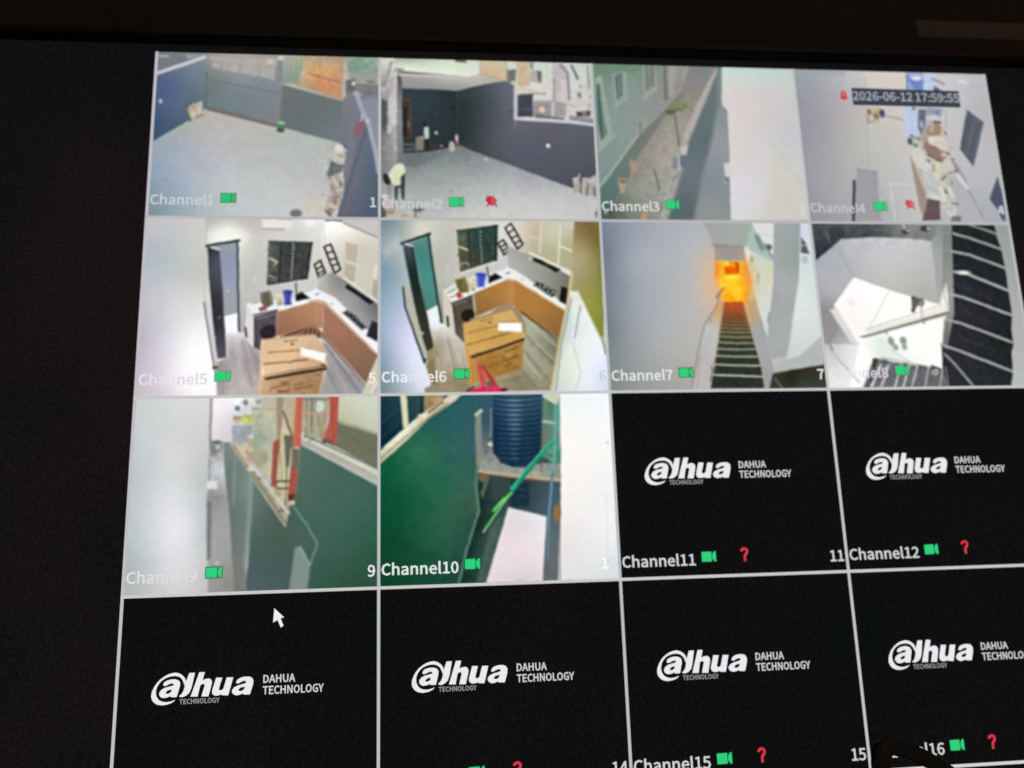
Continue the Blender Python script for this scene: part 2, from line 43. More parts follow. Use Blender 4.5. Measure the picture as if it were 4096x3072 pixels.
PICS = {
1: [('F',[],[(25,511,152,166,179),(101,457,162,171,182),(285,375,184,182,180),(431,504,188,189,188),(668,447,180,185,182),(579,710,197,200,200),(250,663,182,189,197),(64,640,148,165,183),(25,767,127,150,158),(300,765,183,193,195),(719,657,192,192,190),(674,761,202,202,198),(167,377,174,177,174)],11.1,1.0),
  ('E',(382,452),79.8,29.9,0.0,(179,177,177),65.8,0.5),
  ('E',(550,528),89.8,25.0,0.0,(182,183,187),65.9,0.5),
  ('E',(436,660),108.1,29.5,0.0,(194,196,196),75.7,0.5),
  ('E',(199,560),73.6,29.4,0.0,(170,179,192),64.8,0.5),
  ('F',[1,-2,221,-9,228,274,151,340,5,441],[(39,166,79,97,134),(25,354,67,86,116),(178,108,113,127,140),(159,217,93,111,127),(203,25,131,138,141),(8,42,110,114,126),(91,272,85,103,128),(20,258,77,95,128)],11.1,1.0),
  ('P',[2,9,202,11,11,94],(120,122,131),10.1,1.0),
  ('L',[-11,114,210,20],18.2,(198,200,205),8.9,1.0),
  ('L',[10,21,47,19],9.2,(172,176,181),9.0,1.0),
  ('P',[126,11,193,11,136,32],(161,159,155),10.1,1.0),
  ('F',[216,-9,556,-8,553,364,228,274],[(271,39,151,151,149),(367,36,166,163,159),(250,106,123,132,132),(467,144,129,138,145),(278,214,113,127,131),(422,237,119,130,138),(472,290,123,130,133),(253,177,113,123,121)],11.1,1.0),
  ('P',[242,40,286,44,528,65,525,128,457,111,244,73],(173,169,166),10.2,1.0),
  ('P',[231,16,556,20,538,64,285,39,232,35],(176,169,164),10.2,1.0),
  ('L',[284,39,284,86],4.1,(142,142,140),9.0,1.0),
  ('L',[369,53,368,97],4.1,(142,142,140),9.1,1.0),
  ('L',[454,61,454,114],4.1,(142,142,140),9.1,1.0),
  ('L',[227,131,551,193],5.1,(100,111,113),7.8,0.8),
  ('L',[221,96,228,274],7.1,(88,99,102),13.5,0.7),
  ('P',[228,266,314,283,553,353,546,366,310,305,229,285],(117,112,110),10.0,1.0),
  ('E',(503,32),15.6,13.5,0.0,(205,190,181),9.1,1.0),
  ('P',[532,20,561,19,564,141,533,136],(135,138,138),10.3,1.0),
  ('E',(551,14),16.6,11.4,0.0,(208,204,199),9.2,1.0),
  ('F',[561,3,664,-1,627,139,564,146],[(581,41,162,171,162),(612,96,142,158,142),(640,23,171,171,144)],11.1,1.0),
  ('L',[576,19,574,135],4.2,(129,145,133),5.7,0.6),
  ('L',[595,18,593,135],4.2,(129,145,133),5.7,0.6),
  ('L',[620,18,618,134],4.2,(129,145,133),5.7,0.6),
  ('L',[640,17,637,133],4.2,(129,145,133),5.7,0.6),
  ('F',[560,149,839,227,827,438,553,358],[(614,205,108,115,113),(762,283,106,115,117),(617,314,102,113,115),(787,391,113,121,127)],11.1,1.0),
  ('L',[557,152,553,353],5.1,(92,99,100),7.9,0.8),
  ('F',[654,0,837,0,829,222,613,145,632,128,656,94],[(709,26,188,162,131),(759,75,208,162,113),(685,77,211,167,114),(735,136,200,142,102),(799,173,200,147,112),(822,34,187,152,130),(637,133,184,166,135)],11.1,1.0),
  ('L',[675,88,833,136],5.2,(147,116,89),9.1,1.0),
  ('L',[608,142,839,222],8.3,(171,153,135),9.1,1.0),
  ('L',[827,6,819,211],7.4,(178,151,125),9.3,1.0),
  ('L',[728,14,724,59],5.2,(163,141,114),9.2,1.0),
  ('F',[837,-3,1004,0,997,129,857,77],[(882,32,131,157,146),(956,47,142,165,150),(982,102,160,159,150),(857,10,151,160,142)],11.1,1.0),
  ('E',(867,27),11.6,8.4,0.0,(112,141,125),13.9,0.6),
  ('E',(906,14),11.6,8.4,0.0,(112,141,125),13.9,0.6),
  ('E',(937,42),11.6,8.4,0.0,(112,141,125),13.9,0.6),
  ('E',(966,24),11.6,8.5,0.0,(112,141,125),13.9,0.6),
  ('E',(981,63),11.6,8.4,0.0,(112,141,125),13.9,0.6),
  ('E',(897,59),11.6,8.4,0.0,(112,141,125),13.9,0.6),
  ('P',[852,78,996,107,997,140,868,122],(160,157,151),10.4,1.0),
  ('P',[843,117,888,132,999,140,992,207,957,213,888,171,849,227],(120,122,125),10.3,1.0),
  ('E',(957,125),21.0,10.5,0.0,(136,118,113),11.5,0.8),
  ('F',[834,216,858,194,1002,190,998,794,812,795,844,671,834,476,824,438],[(958,441,98,109,125),(935,601,92,105,119),(959,732,84,97,113),(861,443,112,116,130),(853,602,116,118,130),(967,279,128,128,139),(884,291,118,122,131),(864,759,98,103,116)],11.1,1.0),
  ('P',[888,248,928,258,849,671,837,476],(124,124,136),22.8,0.6),
  ('L',[943,355,830,744],13.4,(90,97,107),22.6,0.9),
  ('P',[947,208,1002,212,997,590,958,366,918,225],(139,140,155),10.3,1.0),
  ('L',[895,182,921,274,948,328,985,494,995,574],19.8,(162,167,183),11.4,1.0),
  ('L',[923,291,918,323],7.2,(192,196,207),9.1,1.0),
  ('E',(945,323),10.3,10.3,0.0,(188,192,204),9.1,1.0),
  ('P',[853,116,887,110,890,171,849,183],(104,107,111),10.3,1.0),
  ('E',(880,135),8.4,10.4,0.0,(221,221,221),9.2,1.0),
  ('P',[889,329,933,323,914,405,885,400],(141,93,106),22.6,0.85),
  ('P',[152,268,171,254,208,240,215,296,197,323,165,337,148,319,146,292],(182,173,156),9.9,1.0),
  ('E',(171,270),9.0,7.0,0.0,(149,135,113),8.8,1.0),
  ('E',(196,286),10.0,12.5,0.0,(202,189,174),8.8,1.0),
  ('E',(173,308),12.0,10.0,0.0,(197,192,174),8.8,1.0),
  ('L',[147,298,160,337],11.0,(89,108,89),8.8,1.0),
  ('L',[188,323,216,307],7.0,(119,112,101),8.8,0.7),
  ('E',(29,245),7.0,10.0,0.0,(191,197,208),8.8,1.0),
  ('P',[543,337,574,336,579,363,570,385,542,383],(87,127,94),10.0,1.0),
  ('E',(560,340),18.3,8.1,0.0,(154,189,154),8.9,1.0),
  ('P',[544,366,572,369,570,387,539,383],(66,86,73),10.0,1.0),
  ('P',[798,466,812,447,832,440,844,460,849,497,838,539,814,545,799,519,791,487],(189,184,177),10.0,1.0),
  ('E',(820,463),20.3,20.3,0.0,(220,217,213),8.9,1.0),
  ('L',[813,492,842,502],6.1,(150,142,134),8.9,1.0),
  ('E',(833,518),12.1,13.1,0.0,(206,192,180),8.9,1.0),
  ('L',[839,460,849,475],6.1,(208,208,215),8.9,1.0),
  ('P',[787,519,813,540,838,539,833,576,795,601,781,619,764,588],(108,113,115),10.0,1.0),
  ('P',[781,598,814,587,839,629,839,686,830,728,811,754,788,790,750,760,763,718,782,692,776,635],(176,165,156),9.9,1.0),
  ('L',[795,609,815,645],7.0,(217,209,205),8.8,1.0),
  ('L',[829,608,838,624],7.0,(217,209,205),8.8,1.0),
  ('L',[824,624,834,655],7.0,(119,110,104),8.8,1.0),
  ('E',(811,710),18.9,21.9,0.0,(145,130,118),8.7,1.0),
  ('L',[768,724,797,749,816,739,820,707],7.9,(208,190,176),8.7,1.0),
  ('L',[764,760,783,783],12.8,(114,100,91),8.7,1.0),
  ('E',(781,760),10.9,11.9,0.0,(148,125,112),8.7,1.0),
  ('L',[806,671,834,655],7.0,(209,202,197),8.8,1.0),
  ('L',[786,645,810,682],6.0,(139,128,119),8.8,1.0),
  ('E',(726,745),44.4,39.5,0.0,(206,198,178),43.5,0.7),
  ('E',(634,777),25.5,19.6,0.0,(118,120,120),8.6,1.0),
  ('E',(703,776),19.7,4.9,0.0,(217,208,196),8.7,1.0),
  ('E',(741,525),15.1,5.0,0.0,(207,202,190),11.1,0.7),
  ('T',[21,438,151,346,229,285,551,364,812,444,784,524,745,786,8,788],(35.2,1.1,0.4),16.6,1.0),
  ('T',[21,438,229,285,812,444,745,786,8,788],(13.1,0.9,0.3),16.6,1.0),
  ('T',[654,0,1001,-5,997,201,839,216,613,140],(17.1,4.0,1.6),16.6,1.0),
  ('T',[231,13,556,14,530,125,244,73],(15.1,2.7,0.8),16.6,1.0),
  ('T',[745,440,856,438,840,790,745,791],(11.1,7.2,1.6),16.6,1.0),
  ('T',[142,244,217,237,217,333,146,340],(11.1,6.3,1.6),16.6,1.0)],
2: [('F',[],[(261,518,133,142,142),(166,570,139,146,146),(402,593,160,165,165),(592,615,178,180,182),(781,690,195,195,193),(258,721,178,182,182),(446,744,195,197,195),(826,771,203,203,201),(119,647,162,166,166),(689,578,162,164,173),(214,483,108,117,117),(356,490,126,134,134)],11.0,1.0),
  ('E',(308,568),68.8,12.8,0.0,(147,155,155),27.0,0.7),
  ('E',(448,658),98.1,12.8,0.0,(178,182,180),27.0,0.7),
  ('E',(241,620),58.6,12.7,0.0,(151,159,159),26.8,0.7),
  ('E',(589,702),108.2,12.8,0.0,(193,195,193),27.0,0.7),
  ('E',(352,705),77.9,12.7,0.0,(183,186,185),26.8,0.7),
  ('E',(498,565),64.4,12.9,0.0,(152,159,163),27.2,0.7),
  ('E',(403,531),49.5,12.9,0.0,(139,146,146),27.2,0.7),
  ('F',[-8,-8,91,-11,81,97,78,340,82,526,7,598,-7,445],[(35,77,187,185,181),(26,210,151,149,147),(21,315,109,111,111),(35,445,140,138,136),(64,288,193,191,189),(63,418,161,159,159),(26,547,130,130,130),(7,34,204,207,196),(16,77,178,174,170)],11.0,1.0),
  ('P',[7,210,35,220,31,372,7,362],(84,88,90),9.9,1.0),
  ('P',[4,152,74,92,45,146,12,205],(174,172,170),9.9,1.0),
  ('L',[55,17,21,146],10.2,(151,149,147),8.9,1.0),
  ('P',[40,210,79,129,78,340,42,336],(201,197,195),9.9,1.0),
  ('L',[68,340,70,464],9.9,(172,170,168),8.7,1.0),
  ('P',[31,341,68,335,49,387,35,377],(188,185,183),9.8,1.0),
  ('F',[81,94,103,93,103,171,108,525,82,526,80,288],[(93,118,88,90,90),(92,235,132,132,138),(94,443,120,124,127)],11.0,1.0),
  ('F',[64,-10,468,-12,466,72,412,90,276,75,112,64,69,54],[(122,31,209,219,200),(315,42,221,230,211),(413,66,221,228,211),(122,7,172,182,167)],11.0,1.0),
  ('F',[466,-12,594,-10,590,104,525,84,466,70],[(526,19,202,193,165),(525,63,205,181,145),(559,89,207,183,149)],11.0,1.0),
  ('P',[69,49,112,50,107,69,64,70],(151,155,143),10.0,1.0),
  ('F',[88,78,276,75,412,90,466,70,588,101,485,123,357,160,246,156,105,152,98,96],[(146,106,159,155,153),(266,124,161,159,157),(411,120,178,176,170),(510,96,182,178,169),(362,148,151,151,149),(315,90,193,189,183)],11.0,1.0),
  ('L',[93,83,402,93],13.2,(193,191,183),8.9,1.0),
  ('P',[341,-8,404,1,404,14,355,9],(89,98,93),10.2,1.0),
  ('F',[103,154,246,156,357,160,357,439,214,472,107,474],[(217,232,49,62,68),(263,336,45,56,60),(337,202,42,52,56),(167,416,47,54,56),(310,413,44,52,54)],11.0,1.0),
  ('F',[357,160,485,123,595,104,627,130,624,302,1002,320,998,568,880,642,381,446,357,439],[(409,227,49,60,62),(383,360,45,54,56),(506,225,70,79,87),(582,142,95,100,114),(603,249,97,100,110),(526,383,82,86,95),(695,432,90,92,104),(890,429,90,92,104),(835,560,84,86,97),(596,486,86,90,101),(453,437,63,71,75),(796,335,96,96,108),(956,584,78,82,91)],11.0,1.0),
  ('P',[103,213,145,207,146,406,104,407],(66,55,47),9.9,1.0),
  ('P',[107,250,126,250,123,391,106,391],(39,38,38),9.9,1.0),
  ('L',[140,212,141,401],8.0,(82,67,58),8.8,1.0),
  ('L',[104,213,143,208],9.0,(87,71,62),8.8,1.0),
  ('E',(131,334),5.0,19.9,0.0,(108,103,91),8.8,1.0),
  ('P',[107,428,162,432,162,476,107,477],(44,50,52),9.8,1.0),
  ('L',[108,435,153,437],8.9,(103,107,109),8.7,1.0),
  ('L',[108,464,153,460],6.9,(111,115,117),8.7,1.0),
  ('L',[108,453,153,450],4.9,(82,86,90),8.7,1.0),
  ('P',[203,348,223,345,225,384,222,407,205,408,201,379],(185,197,193),9.9,1.0),
  ('E',(207,336),7.5,9.0,0.0,(31,33,35),8.8,1.0),
  ('P',[165,398,201,390,199,462,160,465],(127,122,114),9.8,1.0),
  ('E',(196,400),6.9,5.0,0.0,(161,153,138),8.7,1.0),
  ('P',[205,408,222,407,219,467,205,467],(40,44,46),9.8,1.0),
  ('E',(258,375),7.0,7.0,0.0,(210,214,216),8.8,1.0),
  ('P',[317,424,331,413,342,428,343,454,330,473,314,460],(180,176,161),9.8,1.0),
  ('P',[344,381,356,381,360,433,350,441,346,413],(148,104,108),9.9,1.0),
  ('E',(351,400),6.0,15.0,0.0,(211,198,201),8.8,1.0),
  ('E',(281,440),5.0,6.9,0.0,(151,156,156),8.7,1.0),
  ('P',[229,431,272,432,271,456,224,462],(58,56,56),9.8,1.0),
  ('E',(367,444),14.9,5.0,0.0,(129,126,114),8.8,1.0),
  ('P',[110,479,309,470,166,545,119,541],(103,113,113),27.0,0.6),
  ('E',(152,525),34.3,19.6,0.0,(105,115,115),21.6,0.7),
  ('F',[594,-10,1019,-12,1002,320,624,296,627,125,595,107],[(754,165,215,209,204),(905,106,209,209,204),(976,186,203,201,198),(610,27,210,216,195),(759,23,204,215,200)],11.0,1.0),
  ('P',[595,44,637,40,632,108,595,115],(117,115,115),10.3,1.0),
  ('E',(620,106),7.2,8.3,0.0,(193,189,183),9.1,1.0),
  ('P',[641,-1,700,0,701,123,641,130],(203,179,150),10.3,1.0),
  ('L',[645,15,700,17],15.6,(198,187,158),9.1,1.0),
  ('P',[703,47,738,40,756,110,701,101],(178,170,170),10.3,1.0),
  ('P',[738,43,758,48,756,110,739,95],(107,105,107),10.3,1.0),
  ('P',[705,0,722,2,718,43,704,30],(139,148,139),10.3,1.0),
  ('P',[810,-1,884,14,886,205,804,201],(192,183,187),10.4,1.0),
  ('L',[849,9,883,52,886,188],11.5,(140,138,142),9.2,1.0),
  ('L',[822,76,811,201],7.3,(151,147,151),9.2,1.0),
  ('P',[851,86,876,85,876,199,841,200],(209,194,198),10.3,1.0),
  ('L',[904,13,918,46,929,81],11.5,(103,109,107),9.2,1.0),
  ('L',[980,11,984,132],9.5,(149,149,147),9.3,1.0),
  ('E',(935,165),7.3,15.6,0.0,(115,113,113),9.1,1.0),
  ('E',(984,175),4.2,6.2,0.0,(140,138,136),9.2,1.0),
  ('E',(982,218),4.1,6.2,0.0,(140,138,136),9.1,1.0),
  ('E',(942,122),6.3,8.3,0.0,(151,149,147),9.2,1.0),
  ('L',[655,167,773,164],7.2,(150,143,141),9.0,1.0),
  ('L',[641,141,734,154],8.2,(192,187,181),9.1,1.0),
  ('P',[640,173,712,166,710,284,636,286],(69,71,81),10.2,1.0),
  ('P',[712,209,802,201,798,282,712,284],(151,149,151),10.2,1.0),
  ('L',[629,141,625,296],12.3,(191,193,200),9.1,1.0),
  ('P',[811,204,870,210,867,280,808,282],(161,157,157),10.2,1.0),
  ('L',[718,203,802,201,914,225],6.2,(165,159,156),9.0,1.0),
  ('E',(753,247),14.4,15.4,0.0,(230,198,168),9.0,1.0),
  ('L',[745,267,749,283],8.2,(149,130,117),9.0,1.0),
  ('P',[720,273,857,286,857,297,719,289],(107,107,109),10.1,1.0),
  ('P',[882,275,1003,288,1002,315,881,296],(140,140,146),10.2,1.0),
  ('P',[913,252,983,245,979,278,917,282],(123,119,116),10.2,1.0),
  ('E',(930,263),13.4,11.3,0.0,(75,73,71),9.1,1.0),
  ('E',(975,259),8.3,13.4,0.0,(77,73,71),9.1,1.0),
  ('L',[637,253,711,249],4.1,(88,90,98),9.0,1.0),
  ('L',[624,295,876,306,1002,321],14.2,(201,201,209),8.9,1.0),
  ('L',[624,296,626,336],4.1,(141,143,150),8.9,1.0),
  ('E',(603,262),15.3,6.1,0.0,(78,82,91),9.0,0.8),
  ('E',(774,430),9.1,10.1,0.0,(237,237,243),8.9,1.0),
  ('E',(483,504),7.0,4.0,0.0,(210,210,210),8.8,1.0),
  ('E',(339,245),5.0,12.1,0.0,(30,37,41),8.9,1.0),
  ('P',[70,536,91,530,112,546,115,576,98,597,91,638,68,638,45,618,40,593,49,567],(212,214,187),9.7,1.0),
  ('L',[54,623,86,635],9.7,(199,201,174),8.5,1.0),
  ('L',[63,562,54,603],6.8,(193,195,170),8.6,1.0),
  ('P',[17,588,31,580,45,598,47,628,31,636,17,613],(44,44,44),9.6,1.0),
  ('P',[96,597,112,581,112,642,107,703,98,698,96,648,79,648,77,703,70,698,68,643,89,632],(56,56,56),9.6,1.0),
  ('L',[42,638,45,678],6.8,(127,124,122),8.5,1.0),
  ('P',[3,689,31,684,63,713,68,768,26,798,-2,799],(149,131,129),9.5,1.0),
  ('E',(40,739),24.0,26.4,0.0,(189,162,160),8.4,1.0),
  ('P',[8,744,31,764,17,798,1,794],(77,71,71),9.5,1.0),
  ('P',[44,778,72,753,132,768,151,792,49,798],(190,180,161),9.5,1.0),
  ('E',(174,752),21.2,7.7,0.0,(90,90,86),8.5,1.0),
  ('L',[158,757,160,792],4.8,(109,107,103),8.5,1.0),
  ('E',(95,778),28.8,7.7,0.0,(204,189,164),8.4,1.0),
  ('E',(21,694),14.4,6.7,0.0,(218,214,212),8.5,1.0),
  ('P',[885,591,912,585,918,616,913,663,884,663],(180,174,163),9.9,1.0),
  ('P',[927,588,956,587,947,673,918,673],(183,168,164),9.9,1.0),
  ('P',[957,605,984,610,976,677,949,672],(175,168,156),9.9,1.0),
  ('L',[921,595,916,663],7.0,(86,84,86),8.8,1.0),
  ('L',[954,616,944,673],7.0,(92,88,86),8.8,1.0),
  ('L',[915,570,912,590],7.0,(182,180,177),8.9,1.0),
  ('L',[890,593,912,589],6.0,(203,199,188),8.8,1.0),
  ('L',[960,608,982,611],6.0,(199,193,182),8.8,1.0),
  ('E',(898,632),9.0,15.0,0.0,(165,157,144),8.8,1.0),
  ('L',[983,636,983,677],8.0,(88,86,84),8.8,1.0),
  ('E',(323,662),6.8,2.9,0.0,(136,138,138),8.6,1.0),
  ('E',(985,764),6.0,19.9,0.0,(117,115,113),8.7,1.0),
  ('E',(394,510),14.9,4.0,0.0,(120,126,126),8.7,1.0),
  ('T',[110,484,381,448,880,642,985,774,8,794,7,598],(30.1,1.8,0.3),16.6,1.0),
  ('T',[110,484,381,448,880,642,985,774,8,794,7,598],(12.0,1.8,0.3),16.6,1.0),
  ('T',[601,0,1011,-1,994,315,626,291],(13.0,3.6,1.2),16.6,1.0),
  ('T',[-3,2,81,0,80,526,3,548],(13.0,5.4,0.8),16.6,1.0),
  ('T',[103,155,362,164,357,470,107,474],(12.0,1.4,0.8),16.6,1.0),
  ('T',[3,684,165,697,192,792,3,794],(12.0,7.2,2.0),16.6,1.0),
  ('T',[878,580,990,584,980,682,874,679],(9.0,5.4,1.2),16.6,1.0),
  ('P',[111,577,112,612,110,644,111,705,104,707,98,652,93,641,82,652,79,706,71,706,68,651,93,637,96,624,89,606,94,593],(63,63,61),11.8,1.0),
  ('P',[89,530,103,533,113,548,115,564,109,580,94,593,90,606,95,625,92,637,73,637,55,630,45,607,38,588,49,565,67,542],(218,220,191),11.8,1.0),
  ('E',(79,610),12.3,18.4,0.0,(205,207,179),26.7,0.7),
  ('E',(91,548),12.3,12.3,0.0,(226,228,204),21.5,0.7),
  ('P',[15,588,24,578,35,587,47,610,50,629,41,638,26,627,19,610],(46,46,44),11.7,1.0),
  ('L',[46,636,45,675],7.3,(140,138,135),12.8,1.0),
  ('P',[4,693,13,718,24,750,29,785,4,789],(90,86,90),10.6,1.0),
  ('E',(41,753),18.1,12.7,0.0,(178,154,144),12.6,1.0),
  ('E',(35,725),23.6,24.9,0.0,(200,181,181),12.7,1.0),
  ('E',(23,690),15.2,7.3,0.0,(218,212,212),12.7,0.8),
  ('P',[32,776,61,766,108,755,128,776,131,791,35,795],(188,182,163),12.6,1.0),
  ('L',[99,784,122,781],4.2,(149,132,102),8.4,1.0),
  ('L',[43,772,64,770],4.8,(108,97,87),9.5,1.0),
  ('P',[155,749,193,745,194,758,178,765,164,765,164,786,157,784,156,764],(109,109,103),10.6,1.0)],
3: [('F',[],[(171,235,137,151,146),(139,343,137,153,148),(57,477,131,147,144),(250,553,148,146,138)],11.5,1.0),
  ('F',[619,-15,1025,-21,1010,790,618,793,644,440,650,229,626,202],[(751,32,201,215,209),(909,27,196,209,206),(741,138,213,207,205),(948,161,204,202,201),(697,331,215,209,207),(931,327,200,200,202),(760,492,213,209,209),(694,652,218,215,220),(898,649,206,204,199),(992,488,202,202,204),(836,755,208,206,200),(963,754,198,198,195),(698,493,217,207,209)],11.5,1.0),
  ('P',[861,404,906,463,1011,648,1006,785,777,787,824,571],(207,204,193),34.8,0.7),
  ('L',[861,404,906,463,984,611],8.4,(192,192,187),17.4,0.6),
  ('F',[616,-15,645,-16,626,202,650,229,618,793,441,795,499,576,552,415,606,197],[(624,114,123,139,141),(604,279,136,146,149),(601,441,147,152,156),(547,601,130,142,148),(536,732,141,146,148)],11.5,1.0),
  ('F',[13,-2,494,-17,432,130,208,363,8,645,8,238],[(57,30,108,137,115),(128,99,131,147,139),(283,67,134,147,137),(332,94,140,142,137),(171,235,137,151,146),(139,343,137,153,148),(57,477,131,147,144),(412,53,150,150,146),(234,30,124,148,132)],11.5,1.0),
  ('P',[12,3,339,-6,336,38,40,52],(110,137,116),29.0,0.7),
  ('P',[16,75,45,58,87,376,14,441],(153,166,154),10.4,1.0),
  ('P',[20,108,33,102,56,366,27,399,16,313],(78,99,99),10.4,1.0),
  ('L',[40,124,45,372],7.3,(135,151,146),9.2,1.0),
  ('L',[9,454,95,371],13.2,(151,165,154),9.0,1.0),
  ('P',[101,50,168,38,167,169,104,214],(147,160,151),10.4,1.0),
  ('P',[110,61,147,44,142,165,116,187],(90,108,105),10.4,1.0),
  ('L',[130,61,130,181],6.3,(136,149,144),9.3,1.0),
  ('L',[101,225,167,175],10.4,(155,166,156),9.2,1.0),
  ('P',[251,2,313,0,312,122,248,170],(154,160,152),10.5,1.0),
  ('P',[259,2,308,0,300,111,258,140],(117,127,120),10.5,1.0),
  ('L',[282,6,279,128],5.3,(141,148,140),9.4,1.0),
  ('L',[248,176,315,122],10.5,(161,166,157),9.2,1.0),
  ('L',[359,-1,354,176],16.0,(109,119,112),9.4,1.0),
  ('L',[397,3,379,148],23.5,(160,159,154),9.4,1.0),
  ('L',[435,19,422,119],10.7,(140,140,134),9.4,1.0),
  ('P',[483,-5,621,-4,534,141,446,151,432,130],(137,134,133),17.7,1.0),
  ('P',[488,0,597,3,557,49,478,62],(122,133,130),23.6,0.8),
  ('F',[432,130,460,162,351,263,218,448,140,581,79,701,7,753,9,635,213,363],[(320,264,124,124,117),(183,449,111,121,114),(100,581,102,120,117),(35,686,88,113,110)],11.5,1.0),
  ('F',[462,140,534,141,482,282,409,434,392,466,406,540,320,698,293,796,5,799,7,753,79,701,140,581,223,448,351,263],[(426,201,141,138,125),(395,284,151,147,137),(338,366,155,149,139),(283,447,155,149,141),(226,553,148,146,135),(169,658,143,146,135),(263,735,141,146,136),(329,499,164,159,153),(65,763,88,96,85),(139,762,119,127,117)],17.2,1.0),
  ('P',[10,707,83,706,64,793,5,794],(78,95,91),16.5,0.8),
  ('F',[617,8,609,197,552,415,499,576,441,795,313,796,350,698,411,540,384,503,441,407,515,248,577,115],[(572,170,102,116,118),(538,280,98,114,116),(484,443,99,111,119),(438,577,106,117,125),(399,708,93,106,110)],34.4,1.0),
  ('P',[615,2,618,25,577,115,515,248,441,407,409,434,424,375,503,199,563,93],(174,169,166),10.7,1.0),
  ('P',[405,423,446,412,432,465,402,466],(189,186,181),10.3,1.0),
  ('P',[366,477,406,471,381,541,357,530],(120,124,130),13.6,0.7),
  ('L',[392,461,394,530,366,578],7.2,(192,192,198),9.1,1.0),
  ('L',[9,632,208,366],9.0,(165,174,165),8.8,1.0),
  ('L',[224,352,432,130],6.2,(153,154,148),9.1,1.0),
  ('P',[208,282,255,254,258,281,223,363,214,352,211,309],(149,154,143),10.3,1.0),
  ('L',[220,298,218,357],5.2,(101,114,108),9.1,1.0),
  ('L',[357,246,399,229,441,217],18.9,(112,122,91),9.2,1.0),
  ('E',(411,202),31.6,21.1,0.0,(127,136,98),13.9,1.0),
  ('E',(372,246),21.0,12.6,0.0,(98,98,79),9.2,1.0),
  ('E',(428,185),13.7,10.6,0.0,(140,145,111),9.3,1.0),
  ('L',[391,262,396,338,400,418],7.3,(108,102,98),9.2,1.0),
  ('L',[271,542,282,594,288,657],8.2,(105,107,101),9.0,1.0),
  ('L',[480,172,472,238],4.2,(118,112,102),7.0,0.7),
  ('P',[155,494,200,496,181,557,161,557],(167,148,130),10.1,1.0),
  ('E',(177,502),20.4,10.2,0.0,(147,131,115),9.0,1.0),
  ('P',[95,592,139,591,120,659,101,659],(171,152,134),10.0,1.0),
  ('E',(116,602),21.2,13.1,0.0,(157,139,121),8.9,1.0),
  ('E',(116,605),14.2,8.1,0.0,(121,108,95),8.9,1.0),
  ('P',[141,560,161,554,133,612,134,586],(117,108,98),11.2,0.7),
  ('P',[332,594,401,545,356,677,313,796,278,796,323,657],(159,162,153),10.1,1.0),
  ('L',[341,604,294,781],5.1,(192,195,192),6.7,0.7),
  ('L',[293,657,325,620],20.3,(162,162,146),8.9,1.0),
  ('L',[357,593,385,556],6.1,(120,123,117),9.0,1.0),
  ('L',[403,551,323,786],5.1,(121,129,126),6.8,0.7),
  ('P',[211,746,224,792,188,792],(198,144,110),9.9,1.0),
  ('E',(29,758),7.0,10.0,0.0,(153,164,156),8.8,1.0),
  ('P',[611,505,644,502,643,574,612,574],(210,208,208),10.3,1.0),
  ('L',[617,579,620,600],8.3,(108,109,113),9.1,1.0),
  ('E',(611,603),4.1,4.1,0.0,(212,212,212),9.1,1.0),
  ('T',[461,145,533,144,392,466,406,540,284,791,5,794,79,701,351,263],(14.6,3.1,1.2),17.2,1.0),
  ('T',[461,145,533,144,392,466,406,540,284,791,5,794,79,701,351,263],(36.4,2.2,0.8),17.2,1.0),
  ('T',[12,9,483,-5,432,130,8,645],(20.8,1.4,0.8),17.2,1.0),
  ('T',[296,547,406,540,313,791,274,791],(11.5,5.4,1.2),17.2,1.0),
  ('T',[503,199,620,2,441,412,409,434],(11.5,4.0,0.8),17.2,1.0),
  ('T',[342,176,459,173,453,261,341,263],(11.5,4.0,2.0),17.2,1.0)],
4: [('F',[],[(78,47,159,163,169),(180,84,171,170,177),(85,226,157,155,163),(277,166,184,180,180),(86,445,159,159,167),(277,387,184,182,180),(88,660,161,161,167),(28,740,151,149,158),(231,551,178,176,176),(320,29,192,194,196)],11.9,1.0),
  ('P',[9,-1,275,8,261,31,16,32],(152,165,165),18.0,0.6),
  ('F',[375,5,590,-1,540,327,562,437,570,761,576,798,304,800,332,496,354,209],[(453,48,213,205,195),(390,330,194,192,187),(463,384,196,194,189),(395,494,190,190,184),(501,493,196,194,193),(427,656,186,186,186),(364,736,176,176,180),(495,735,192,190,190)],11.9,1.0),
  ('L',[371,39,350,287,330,517],5.5,(176,174,172),8.5,0.7),
  ('E',(299,485),4.3,11.7,0.0,(167,165,165),9.4,1.0),
  ('P',[358,203,426,196,418,258,369,281,350,270],(176,157,138),10.8,1.0),
  ('E',(400,211),24.0,12.0,0.0,(197,180,136),9.6,1.0),
  ('E',(366,220),7.6,13.0,0.0,(118,93,83),9.6,1.0),
  ('E',(373,253),13.0,13.0,0.0,(208,189,175),9.5,1.0),
  ('E',(401,244),12.0,15.2,0.0,(145,120,93),9.6,1.0),
  ('E',(433,227),14.2,22.9,0.0,(72,80,107),9.6,1.0),
  ('L',[450,240,533,261],5.4,(128,128,132),9.6,1.0),
  ('P',[353,265,370,275,353,287],(150,147,143),10.7,1.0),
  ('P',[588,-7,678,-4,663,100,582,96],(152,169,213),11.0,1.0),
  ('P',[591,33,677,36,663,100,620,95],(113,134,195),11.0,1.0),
  ('E',(637,31),26.7,13.3,0.0,(218,221,235),9.8,1.0),
  ('L',[590,16,582,96],6.7,(96,115,157),9.8,1.0),
  ('P',[682,2,731,6,730,92,669,94],(191,205,230),11.0,1.0),
  ('P',[555,193,633,197,613,340,538,344],(189,201,227),14.5,1.0),
  ('P',[591,192,612,191,605,209],(79,88,127),10.9,1.0),
